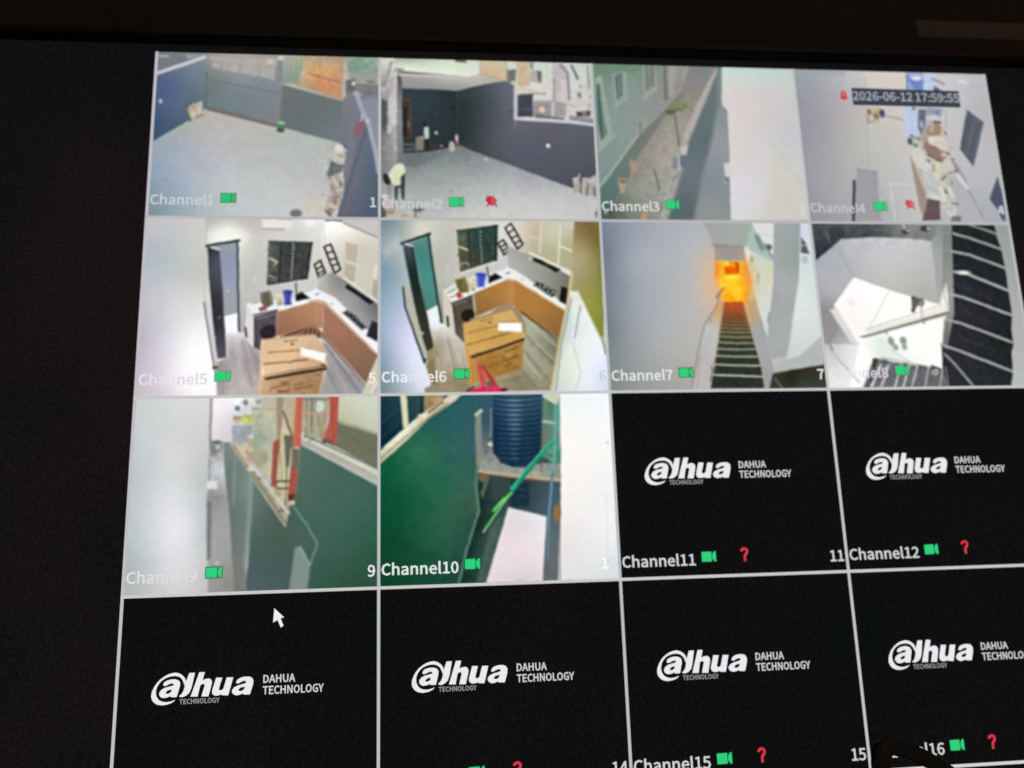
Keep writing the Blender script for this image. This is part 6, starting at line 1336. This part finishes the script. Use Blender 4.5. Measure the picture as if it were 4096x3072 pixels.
def plastic(name, a, b, rough, scale, bump=0.15, spec=0.35):
    m, nt, out = nodes_of(name)
    tc = nt.nodes.new('ShaderNodeTexCoord')
    n = nt.nodes.new('ShaderNodeTexNoise'); n.inputs['Scale'].default_value = scale; n.inputs['Detail'].default_value = 5
    nt.links.new(tc.outputs['Object'], n.inputs['Vector'])
    r = nt.nodes.new('ShaderNodeValToRGB')
    r.color_ramp.elements[0].position = 0.35; r.color_ramp.elements[0].color = (*a, 1)
    r.color_ramp.elements[1].position = 0.65; r.color_ramp.elements[1].color = (*b, 1)
    nt.links.new(n.outputs[0], r.inputs[0])
    bs = nt.nodes.new('ShaderNodeBsdfPrincipled')
    nt.links.new(r.outputs[0], bs.inputs['Base Color'])
    rr = nt.nodes.new('ShaderNodeMapRange'); rr.inputs['To Min'].default_value = rough * 0.8; rr.inputs['To Max'].default_value = rough * 1.2
    nt.links.new(n.outputs[0], rr.inputs['Value']); nt.links.new(rr.outputs[0], bs.inputs['Roughness'])
    bs.inputs['Specular IOR Level'].default_value = spec
    bp = nt.nodes.new('ShaderNodeBump'); bp.inputs['Strength'].default_value = bump; bp.inputs['Distance'].default_value = 0.0003
    n3 = nt.nodes.new('ShaderNodeTexNoise'); n3.inputs['Scale'].default_value = 2500
    nt.links.new(tc.outputs['Object'], n3.inputs['Vector']); nt.links.new(n3.outputs[0], bp.inputs['Height'])
    nt.links.new(bp.outputs[0], bs.inputs['Normal']); nt.links.new(bs.outputs[0], out.inputs[0])
    return m

MAT_LIT = lit_pixels()
MAT_PANEL = dark_pixels('unlit_panel', (12, 13, 16), (23, 18, 18))
MAT_BLANK = dark_pixels('black_channel', (8, 12, 13), (15, 13, 14))
MAT_BEZEL = plastic('black_bezel_plastic', (0.024, 0.018, 0.015), (0.042, 0.028, 0.022), 0.7, 420, 0.1, 0.12)
MAT_LIP = plastic('bezel_lip_plastic', (0.006, 0.006, 0.006), (0.009, 0.009, 0.009), 0.9, 200, 0.05, 0.03)
MAT_REFLECTION = plastic('brown_reflection_paint', (0.095, 0.066, 0.050), (0.125, 0.086, 0.064), 0.7, 300, 0.1, 0.12)  # brown tone painted in for a dim warm reflection on the bezel
MAT_SHELL = plastic('black_shell_plastic', (0.015, 0.015, 0.016), (0.025, 0.025, 0.026), 0.55, 150)
MAT_CABLE = plastic('black_rubber', (0.004, 0.004, 0.004), (0.010, 0.008, 0.007), 0.45, 500, 0.3)

def link(name, me, mat, parent=None):
    o = bpy.data.objects.new(name, me); COL.objects.link(o)
    if mat and not me.materials: me.materials.append(mat)
    if parent: o.parent = parent
    return o

def empty(name, loc=(0, 0, 0)):
    o = bpy.data.objects.new(name, None); COL.objects.link(o); o.location = loc; o.empty_display_size = 0.05
    return o

# screen coordinates: column/row of a channel + position inside it (0..1000 across, 0..800 down) -> metres
def sx(col, x): return (col + x / 1000.0 - 2) * S
def sz(row, y): return -(row + y / 800.0 - 2) / 1.25 * S

def flat(name, parts, col, row, depth, parent):
    """flat pixel shape(s): parts = [(verts2d, tris, rgb)] in channel units"""
    V, Fc, C = [], [], []
    for vs, ts, rgb in parts:
        k = len(V)
        V += [(sx(col, x), -depth, sz(row, y)) for x, y in vs]
        Fc += [tuple(k + i for i in t) for t in ts]
        C += [(*lin(rgb), 1.0)] * len(vs)
    me = bpy.data.meshes.new(name); me.from_pydata(V, [], Fc)
    at = me.attributes.new('Col', 'FLOAT_COLOR', 'POINT'); at.data.foreach_set('color', np.array(C, np.float32).ravel())
    return link(name, me, MAT_LIT, parent)

def poly(pts, rgb, holes=()):
    loops = [[Vector((x, y, 0)) for x, y in pts]] + [[Vector((x, y, 0)) for x, y in h] for h in holes]
    tr = tessellate_polygon(loops)
    allp = [p for l in loops for p in l]
    return ([(p.x, p.y) for p in allp], [tuple(t) for t in tr], rgb)

def stroke(path, w, rgb):
    """round-ended stroke as a strip of quads"""
    p = np.array(path, float); n = len(p); L_, R_ = [], []
    for i in range(n):
        d = p[min(i + 1, n - 1)] - p[max(i - 1, 0)]; d /= np.linalg.norm(d)
        q = np.array([-d[1], d[0]]) * w / 2
        L_.append(tuple(p[i] + q)); R_.append(tuple(p[i] - q))
    vs = L_ + R_; ts = []
    for i in range(n - 1): ts += [(i, i + 1, n + i), (i + 1, n + i + 1, n + i)]
    return (vs, ts, rgb)

def text_parts(body, x, base, height, rgb, table, width=None, skew=0.0):
    """glyph outlines; height = cap height in channel units; rgb one colour or one per character"""
    k = height / table['cap']
    adv = sum(table['g'][c][0] if c != ' ' else 60 for c in body) * k
    kx = k * (width / adv if width else 1.0)
    out = []; cx = x
    for i, c in enumerate(body):
        if c == ' ': cx += 60 * kx; continue
        a, vs, ts = table['g'][c]
        col = rgb[i] if isinstance(rgb, list) else rgb
        out.append(([(cx + px * kx + skew * py * k, base - py * k) for px, py in vs], ts, col))
        cx += a * kx
    return out, cx

# ------------------------------------------------------------------ pictures shown in the channels
NX, NY = 289, 233
GX0, GY0 = np.meshgrid(np.linspace(0, 1000, NX), np.linspace(0, 800, NY)); GX, GY = GX0, GY0

def seg_dist(x, y, a, b):
    ax, ay = a; bx, by = b; dx, dy = bx - ax, by - ay
    t = np.clip(((x - ax) * dx + (y - ay) * dy) / (dx * dx + dy * dy + 1e-9), 0, 1)
    return np.hypot(x - ax - t * dx, y - ay - t * dy)

def box_of(p, m):
    p = np.array(p).reshape(-1, 2)
    i0 = int(max(0, (p[:, 1].min() - m) / 800 * (NY - 1))); i1 = int(min(NY, (p[:, 1].max() + m) / 800 * (NY - 1) + 2))
    j0 = int(max(0, (p[:, 0].min() - m) / 1000 * (NX - 1))); j1 = int(min(NX, (p[:, 0].max() + m) / 1000 * (NX - 1) + 2))
    return slice(i0, max(i0, i1)), slice(j0, max(j0, j1))

def smooth(t):
    t = np.clip(t, 0, 1); return t * t * (3 - 2 * t)

def poly_cover(p, soft):
    sl = box_of(p, soft); x, y = GX[sl], GY[sl]
    d = np.full(x.shape, 1e9); ins = np.zeros(x.shape, bool); n = len(p)
    for i in range(n):
        a, b = p[i], p[(i + 1) % n]
        d = np.minimum(d, seg_dist(x, y, a, b))
        if a[1] != b[1]:
            ins ^= ((a[1] > y) != (b[1] > y)) & (x < (b[0] - a[0]) * (y - a[1]) / (b[1] - a[1]) + a[0])
    return sl, smooth(0.5 + np.where(ins, d, -d) / soft)

def pairs(f): return [(f[i], f[i + 1]) for i in range(0, len(f), 2)]

def value_noise(rng, cell, ch=1):
    """smooth random field over the channel, features about `cell` units wide"""
    gh, gw = int(800 / cell) + 4, int(1000 / cell) + 4
    g = rng.normal(0, 1, (gh, gw, ch))
    yi = np.linspace(0, 800 / cell, NY); xi = np.linspace(0, 1000 / cell, NX)
    y0, x0 = yi.astype(int), xi.astype(int); fy, fx = smooth(yi - y0)[:, None, None], smooth(xi - x0)[None, :, None]
    return (g[y0][:, x0] * (1 - fy) * (1 - fx) + g[y0 + 1][:, x0] * fy * (1 - fx)
            + g[y0][:, x0 + 1] * (1 - fy) * fx + g[y0 + 1][:, x0 + 1] * fy * fx)

def colour_field(pts, x, y):
    """smooth interpolation of a few sampled colours (multiquadric)"""
    p = np.array(pts, float); xy, c = p[:, :2], p[:, 2:]
    d = np.hypot(xy[:, None, 0] - xy[None, :, 0], xy[:, None, 1] - xy[None, :, 1])
    if len(p) < 2: return np.broadcast_to(c[0], x.shape + (3,))
    nn = np.sort(d, axis=1)[:, 1].mean(); k2 = (0.7 * nn) ** 2
    n = len(p); A = np.ones((n + 1, n + 1)); A[:n, :n] = np.sqrt(d * d + k2) - np.eye(n) * 0.02 * nn; A[n, n] = 0
    w = np.linalg.solve(A, np.vstack([c, np.zeros((1, 3))]))
    out = np.zeros(x.shape + (3,)) + w[n]
    for i in range(n): out += np.sqrt((x - xy[i, 0]) ** 2 + (y - xy[i, 1]) ** 2 + k2)[..., None] * w[i]
    return np.clip(out, c.min(0) - 6, c.max(0) + 6)

def blur(img, r):
    k = np.exp(-0.5 * (np.arange(-3 * r, 3 * r + 1) / r) ** 2); k /= k.sum(); m = len(k) // 2
    for ax in (0, 1):
        pad = [(0, 0)] * 3; pad[ax] = (m, m); q = np.pad(img, pad, mode='edge'); n = img.shape[ax]
        img = sum(k[i] * (q[i:i + n] if ax == 0 else q[:, i:i + n]) for i in range(len(k)))
    return img

def picture(ops, seed):
    global GX, GY
    rng = np.random.default_rng(seed)
    GX = GX0 + value_noise(rng, 30)[..., 0] * 0.7 + value_noise(rng, 9)[..., 0] * 0.35
    GY = GY0 + value_noise(rng, 30)[..., 0] * 0.7 + value_noise(rng, 9)[..., 0] * 0.35
    img = np.full((NY, NX, 3), 128.0)
    for op in ops:
        k = op[0]
        if k in 'FPT':
            soft, alpha = op[3], op[4]
            if op[1]: sl, cov = poly_cover(pairs(op[1]), soft)
            else: sl, cov = (slice(0, NY), slice(0, NX)), np.ones((NY, NX))
            if k == 'T':      # texture: mottling of what is already there
                cell, amp, chroma = op[2]
                t = (value_noise(rng, cell) + 0.6 * value_noise(rng, cell * 0.45)) * amp + value_noise(rng, cell, 3) * chroma
                img[sl] += t[sl] * (cov * alpha)[..., None]
                continue
            col = np.array(op[2], float) if k == 'P' else colour_field(op[2], GX[sl], GY[sl])
        elif k == 'L':
            pp = pairs(op[1]); w, col, soft, alpha = op[2], np.array(op[3], float), op[4], op[5]
            sl = box_of(pp, w / 2 + soft); x, y = GX[sl], GY[sl]
            d = np.full(x.shape, 1e9)
            for a, b in zip(pp[:-1], pp[1:]): d = np.minimum(d, seg_dist(x, y, a, b))
            cov = smooth(0.5 + (w / 2 - d) / soft)
        else:
            (cx, cy), rx, ry, rot, col, soft, alpha = op[1], op[2], op[3], op[4], np.array(op[5], float), op[6], op[7]
            m = max(rx, ry) + soft
            sl = box_of([(cx - m, cy - m), (cx + m, cy + m)], 0); x, y = GX[sl] - cx, GY[sl] - cy
            c, s = math.cos(rot), math.sin(rot); xx, yy = x * c + y * s, -x * s + y * c
            r = np.sqrt((xx / rx) ** 2 + (yy / ry) ** 2)
            cov = smooth(0.5 + (1 - r) * min(rx, ry) / soft)
        cov = (cov * alpha)[..., None]
        img[sl] = img[sl] * (1 - cov) + col * cov
    # the recorder's sharpening, camera grain and compression blotches of the video stream
    img = blur(img, 1); img += 0.22 * (img - blur(img, 3))
    for cell, amp, chroma in ((3.5, 1.3, 0.7), (11, 0.9, 0.5), (40, 0.6, 0.5)):
        img += value_noise(rng, cell) * amp + value_noise(rng, cell, 3) * chroma
    return np.clip(img, 0, 255)

def grid_mesh(name, col, row, nx, ny, rgb=None):
    xs = np.linspace(0, 1000, nx); ys = np.linspace(0, 800, ny)
    X, Y = np.meshgrid(xs, ys)
    V = np.empty((nx * ny, 3)); V[:, 0] = (col + X.ravel() / 1000 - 2) * S; V[:, 1] = -0.0002
    V[:, 2] = -(row + Y.ravel() / 800 - 2) / 1.25 * S
    i = np.arange(nx * ny).reshape(ny, nx)
    Q = np.stack([i[:-1, :-1], i[1:, :-1], i[1:, 1:], i[:-1, 1:]], -1).reshape(-1, 4)
    me = bpy.data.meshes.new(name)
    me.vertices.add(len(V)); me.vertices.foreach_set('co', V.ravel())
    me.loops.add(Q.size); me.loops.foreach_set('vertex_index', Q.ravel().astype(np.int32))
    me.polygons.add(len(Q)); me.polygons.foreach_set('loop_start', np.arange(0, Q.size, 4, dtype=np.int32))
    me.update(calc_edges=True)
    if rgb is not None:
        at = me.attributes.new('Col', 'FLOAT_COLOR', 'POINT')
        c = np.ones((nx * ny, 4), np.float32); c[:, :3] = lin(rgb.reshape(-1, 3))
        at.data.foreach_set('color', c.ravel())
    return me

# ------------------------------------------------------------------ the television
tv = empty('television', (0, 0, -0.165))
tv['label'] = 'black flat television showing a four by four grid of security camera channels'
tv['category'] = 'television'
def to_tv(o):
    o.parent = tv; o.matrix_parent_inverse = tv.matrix_world.inverted() if False else Matrix.Translation((0, 0, 0.165)); return o

HX, HZ = 2 * S * 16 / 9 / 1.25, 2 * S / 1.25          # half size of the panel (wider than the picture: black side bars)

def rounded_box(name, lo, hi, r, mat, seg=3):
    bm = bmesh.new(); bmesh.ops.create_cube(bm, size=1)
    for v in bm.verts: v.co = Vector([(lo[i] + hi[i]) / 2 + v.co[i] * (hi[i] - lo[i]) for i in range(3)])
    bmesh.ops.bevel(bm, geom=list(bm.edges), offset=r, segments=seg, affect='EDGES', profile=0.5)
    me = bpy.data.meshes.new(name); bm.to_mesh(me); bm.free()
    for p in me.polygons: p.use_smooth = True
    return to_tv(link(name, me, mat))

rounded_box('screen_panel', (-HX - .004, 0.0, -HZ - .004), (HX + .004, 0.004, HZ + .004), 0.0006, MAT_PANEL, 1)
BW, TOPZ, BOTZ = 0.045, HZ + 0.0036, -HZ - 0.0024
LIPY, FACEY = -0.0068, -0.0072
rounded_box('bezel_rail', (-HX - BW, FACEY, TOPZ + .0012), (HX + BW, 0.012, TOPZ + BW), 0.0030, MAT_BEZEL)
rounded_box('bezel_rail', (-HX - BW, FACEY, BOTZ - BW), (HX + BW, 0.012, BOTZ - .0012), 0.0018, MAT_BEZEL)
rounded_box('bezel_rail', (-HX - BW, FACEY, BOTZ - .0009), (-HX - .0012, 0.012, TOPZ + .0009), 0.0016, MAT_BEZEL)
rounded_box('bezel_rail', (HX + .0012, FACEY, BOTZ - .0009), (HX + BW, 0.012, TOPZ + .0009), 0.0016, MAT_BEZEL)
# thin inner lip that frames the glass
rounded_box('bezel_lip', (-HX, LIPY + .002, TOPZ), (HX, -0.0001, TOPZ + .0014), 0.0003, MAT_LIP, 1)
rounded_box('bezel_lip', (-HX, LIPY + .002, BOTZ - .0014), (HX, -0.0001, BOTZ), 0.0003, MAT_LIP, 1)
rounded_box('bezel_reflection', (REFLECTION[0], FACEY - 0.0003, REFLECTION[2]), (REFLECTION[1], FACEY - 0.00003, REFLECTION[3]), 0.00008, MAT_REFLECTION, 1)  # thin slab whose colour stands in for a reflection in the top rail
# rear shell, tapering backwards
bm = bmesh.new()
rings = []
for y, k in ((0.0125, 1.0), (0.03, 0.98), (0.055, 0.72), (0.06, 0.68)):
    hx, hz = (HX + BW) * k, (HZ + BW) * k
    rings.append([bm.verts.new(c) for c in ((-hx, y, -hz), (hx, y, -hz), (hx, y, hz), (-hx, y, hz))])
for a, b in zip(rings[:-1], rings[1:]):
    for i in range(4): bm.faces.new((a[i], a[(i + 1) % 4], b[(i + 1) % 4], b[i]))
bm.faces.new(rings[0]); bm.faces.new(rings[-1][::-1])
bmesh.ops.recalc_face_normals(bm, faces=bm.faces)
me = bpy.data.meshes.new('rear_shell'); bm.to_mesh(me); bm.free()
to_tv(link('rear_shell', me, MAT_SHELL))

# thin grey lines between the channels
HW = LINE_W / 2
for u in range(5):
    ext = 2
    to_tv(flat('grid_line', [poly([(-HW, 0), (HW, 0), (HW, 3200), (-HW, 3200)], LINE_V[u])], u, 0, 0.0004, None))
for v in range(1, 5):
    to_tv(flat('grid_line', [poly([(-HW, -HW), (4000 + HW, -HW), (4000 + HW, HW), (-HW, HW)], LINE_H[v])], 0, v, 0.00043, None))

GREEN = (50, 208, 124)
def camera_icon(x, y, ink, edge, col, row, parent):
    w, h = 62, 42
    def shape(g, c):
        return [poly([(x - g, y + 2 - g), (x + 41 + g, y + 1 - g), (x + 43 + g, y + 4), (x + 43 + g, y + h - 3), (x + 41 + g, y + h + g), (x + 2 - g, y + h + g), (x - g, y + h - 2)], c),
                poly([(x + 46 - g, y + 13 - g), (x + 55 - g, y - g), (x + w + g, y - g), (x + w + g, y + h + g), (x + 55 - g, y + h + g), (x + 46 - g, y + 30 + g)], c)]
    if edge: flat('camera_icon_outline', shape(3.2, edge), col, row, 0.00052, parent)
    flat('camera_icon', shape(0, ink), col, row, 0.0006, parent)

Q_PATH = [(3, 15), (7, 8), (14, 4), (22, 4), (28, 9), (29.5, 16), (27, 23), (21, 29), (17.5, 35), (17.5, 56)]
MAN_LEFT = [(2, 20), (8, 16), (6, 8), (12, 4), (16, 8), (22, 3), (27, 10), (27, 44), (20, 48), (18, 40), (13, 51), (7, 48), (12, 34), (4, 28)]
MAN_RIGHT = [(27, 9), (34, 3), (38, 10), (46, 18), (51, 24), (45, 28), (46, 36), (51, 51), (44, 53), (38, 42), (33, 50), (27, 44)]

INK = (208, 210, 210)
CAP = {1: (198, 207, 214), 2: (204, 206, 204), 3: (214, 220, 214), 4: (198, 196, 202),
       5: [(230, 224, 234)] * 4 + [(222, 216, 224), (228, 222, 230), (226, 220, 226), (222, 216, 222)],
       6: [(236, 242, 246)] * 3 + [(222, 226, 240), (226, 230, 240), (234, 234, 230), (234, 232, 224), (232, 230, 222)],
       7: (226, 230, 230), 8: [(232, 232, 232), (226, 226, 226), (230, 230, 230), (234, 236, 232), (222, 222, 222), (206, 206, 210), (210, 210, 212), (206, 206, 208)],
       9: (220, 221, 223), 10: (224, 234, 230)}
NUM = {1: (204, 212, 224), 2: (206, 206, 204), 3: (218, 216, 214), 4: (200, 200, 214), 5: (240, 238, 232), 6: (204, 207, 222),
       7: (228, 232, 228), 8: (206, 206, 206), 9: (228, 232, 232), 10: [(250, 250, 250), (222, 224, 226)]}
TILE_LABEL = {1: 'empty walled yard', 2: 'dark carport with a man bending over', 3: 'narrow side passage with plant pots', 4: 'hall with a heap of bags',
              5: 'kitchen with a large carton and bright left wall', 6: 'kitchen with a large carton and pink bag', 7: 'staircase going down to an orange lit room',
              8: 'dark stairs beside a white landing', 9: 'alley beside a green wall and red scaffolding', 10: 'green wall with a dark blue water tank'}

def rot_text(n): return 'Channel%d' % n

for n in range(1, 17):
    col, row = (n - 1) % 4, (n - 1) // 4
    if n <= 10:
        img = picture(PICS[n], 40 + n)
        t = to_tv(link('channel_picture', grid_mesh('channel_picture', col, row, NX, NY, img), MAT_LIT))
        t['label'] = TILE_LABEL[n]
    else:
        t = to_tv(link('blank_channel', grid_mesh('blank_channel', col, row, 3, 3), MAT_BLANK))
        lp = [poly(LOGO[k], (236, 234, 238), [LOGO[k + '_hole']] if k + '_hole' in LOGO else ()) for k in ('ring', 'l', 'a', 'h', 'u', 'b')]
        flat('logo', lp, col, row, 0.0006, t)
        s1, _ = text_parts('TECHNOLOGY', SUB[0], SUB[1], SUB[2], (156, 156, 160), FB, SUB[3])
        s2, _ = text_parts('DAHUA', 550, 345.5, 29.5, (212, 214, 214), FB, 125)
        s3, _ = text_parts('TECHNOLOGY', 551.5, 388, 30, (212, 214, 214), FB, 234)
        flat('logo_lettering', s1 + s2 + s3, col, row, 0.0006, t)
    body = 'Channel%d' % n
    pr, x1 = text_parts(body, 8.5, CAPB[n], 46, CAP.get(n, INK), FR, (275 if n < 10 else 319) * CAPS[n])
    flat('caption', pr, col, row, 0.0006, t)
    camera_icon(IX[n], CAPB[n] - 55, GREEN if n > 1 else (40, 198, 112), {1: (70, 84, 70), 2: (90, 96, 84), 3: (60, 110, 80), 4: (86, 120, 96), 5: (120, 130, 110), 6: (50, 96, 60), 7: (50, 80, 60), 8: (80, 120, 96), 9: (60, 84, 66), 10: (14, 76, 44)}.get(n, (12, 56, 34)), col, row, t)
    num = str(n); ncol = NUM.get(n, INK)
    adv = sum(FR['g'][c][0] for c in num) * 46 / FR['cap']
    pr, _ = text_parts(num, 988 - adv, CAPB[n] + 3, 46, ncol, FR)
    flat('channel_number', pr, col, row, 0.0006, t)
    if n >= 11:
        flat('question_mark', [stroke([(527 + x, 686 + y) for x, y in Q_PATH], 11, (216, 58, 74))], col, row, 0.0006, t)
    if n in (2, 4):
        x0, y0, k = (476, 683, 1.0) if n == 2 else (487, 680, 0.9)
        red = (206, 44, 54) if n == 2 else (212, 74, 80)
        put = lambda q, g=1.0: [(x0 + (26 + (x - 26) * g) * k, y0 + (27 + (y - 27) * g) * k) for x, y in q]
        flat('motion_icon_outline', [poly(put(MAN_LEFT, 1.13), (112, 62, 58)), poly(put(MAN_RIGHT, 1.13), (112, 62, 58))], col, row, 0.00052, t)
        flat('motion_icon', [poly(put(MAN_LEFT), red), poly(put(MAN_RIGHT), tuple(min(255, c + d) for c, d in zip(red, (10, 32, 36))))], col, row, 0.0006, t)

# date and time banner with the alarm bell
bar = to_tv(flat('time_banner', [poly([(288, 96), (846, 99), (844, 190), (287, 189)], (62, 66, 78))], 3, 0, 0.0007, None))
pr, _ = text_parts('2026-06-12 17:59:55', 289, 162, 46, (166, 170, 178), FR, 556)
flat('time_lettering', pr, 3, 0, 0.00085, bar)
BELL = [(244, 108), (247, 112), (256, 119), (260, 130), (260, 145), (266, 153), (266, 158), (251, 158), (248, 165), (241, 165), (238, 158), (222, 158), (222, 153), (229, 145), (229, 130), (233, 119), (241, 112)]
bell = flat('alarm_bell', [poly(BELL, (206, 66, 72))], 3, 0, 0.0007, None); to_tv(bell)
flat('bell_mark', [poly([(240, 122), (248, 122), (248, 142), (240, 142)], (216, 140, 146))], 3, 0, 0.0008, bell)
# pointer
to_tv(flat('mouse_pointer', [poly(CURSOR, (238, 238, 242))], 0, 3, 0.0007, None))

# ------------------------------------------------------------------ black cable hanging in front of the lower right corner
def tube(name, path, rad, mat, sides=18, sub=10):
    p = [Vector(q) for q in path]; P_ = [p[0] * 2 - p[1]] + p + [p[-1] * 2 - p[-2]]
    c = []
    for i in range(1, len(P_) - 2):
        for k in range(sub):
            t = k / sub; a, b, d, e = P_[i - 1:i + 3]
            c.append(0.5 * ((2 * b) + (d - a) * t + (2 * a - 5 * b + 4 * d - e) * t * t + (3 * b - a - 3 * d + e) * t ** 3))
    c.append(p[-1])
    bm = bmesh.new(); prev = None; rings = []
    up = Vector((0, 1, 0))
    for i, q in enumerate(c):
        d = (c[min(i + 1, len(c) - 1)] - c[max(i - 1, 0)]).normalized()
        a = d.cross(up).normalized(); b = a.cross(d).normalized()
        rr = rad(i / (len(c) - 1))
        rings.append([bm.verts.new(q + (a * math.cos(f) + b * math.sin(f)) * rr) for f in [2 * math.pi * j / sides for j in range(sides)]])
    for r0, r1 in zip(rings[:-1], rings[1:]):
        for j in range(sides): bm.faces.new((r0[j], r0[(j + 1) % sides], r1[(j + 1) % sides], r1[j]))
    bm.faces.new(rings[0][::-1]); bm.faces.new(rings[-1])
    bmesh.ops.recalc_face_normals(bm, faces=bm.faces)
    me = bpy.data.meshes.new(name); bm.to_mesh(me); bm.free()
    for f in me.polygons: f.use_smooth = True
    return link(name, me, mat)

cable = tube('cable', CABLE, lambda t: CABLE_R * (1.0 + 0.22 * math.exp(-((t - 0.30) / 0.14) ** 2)), MAT_CABLE)
cable['label'] = 'black cable looped in front of the bottom right of the television screen'
cable['category'] = 'cable'
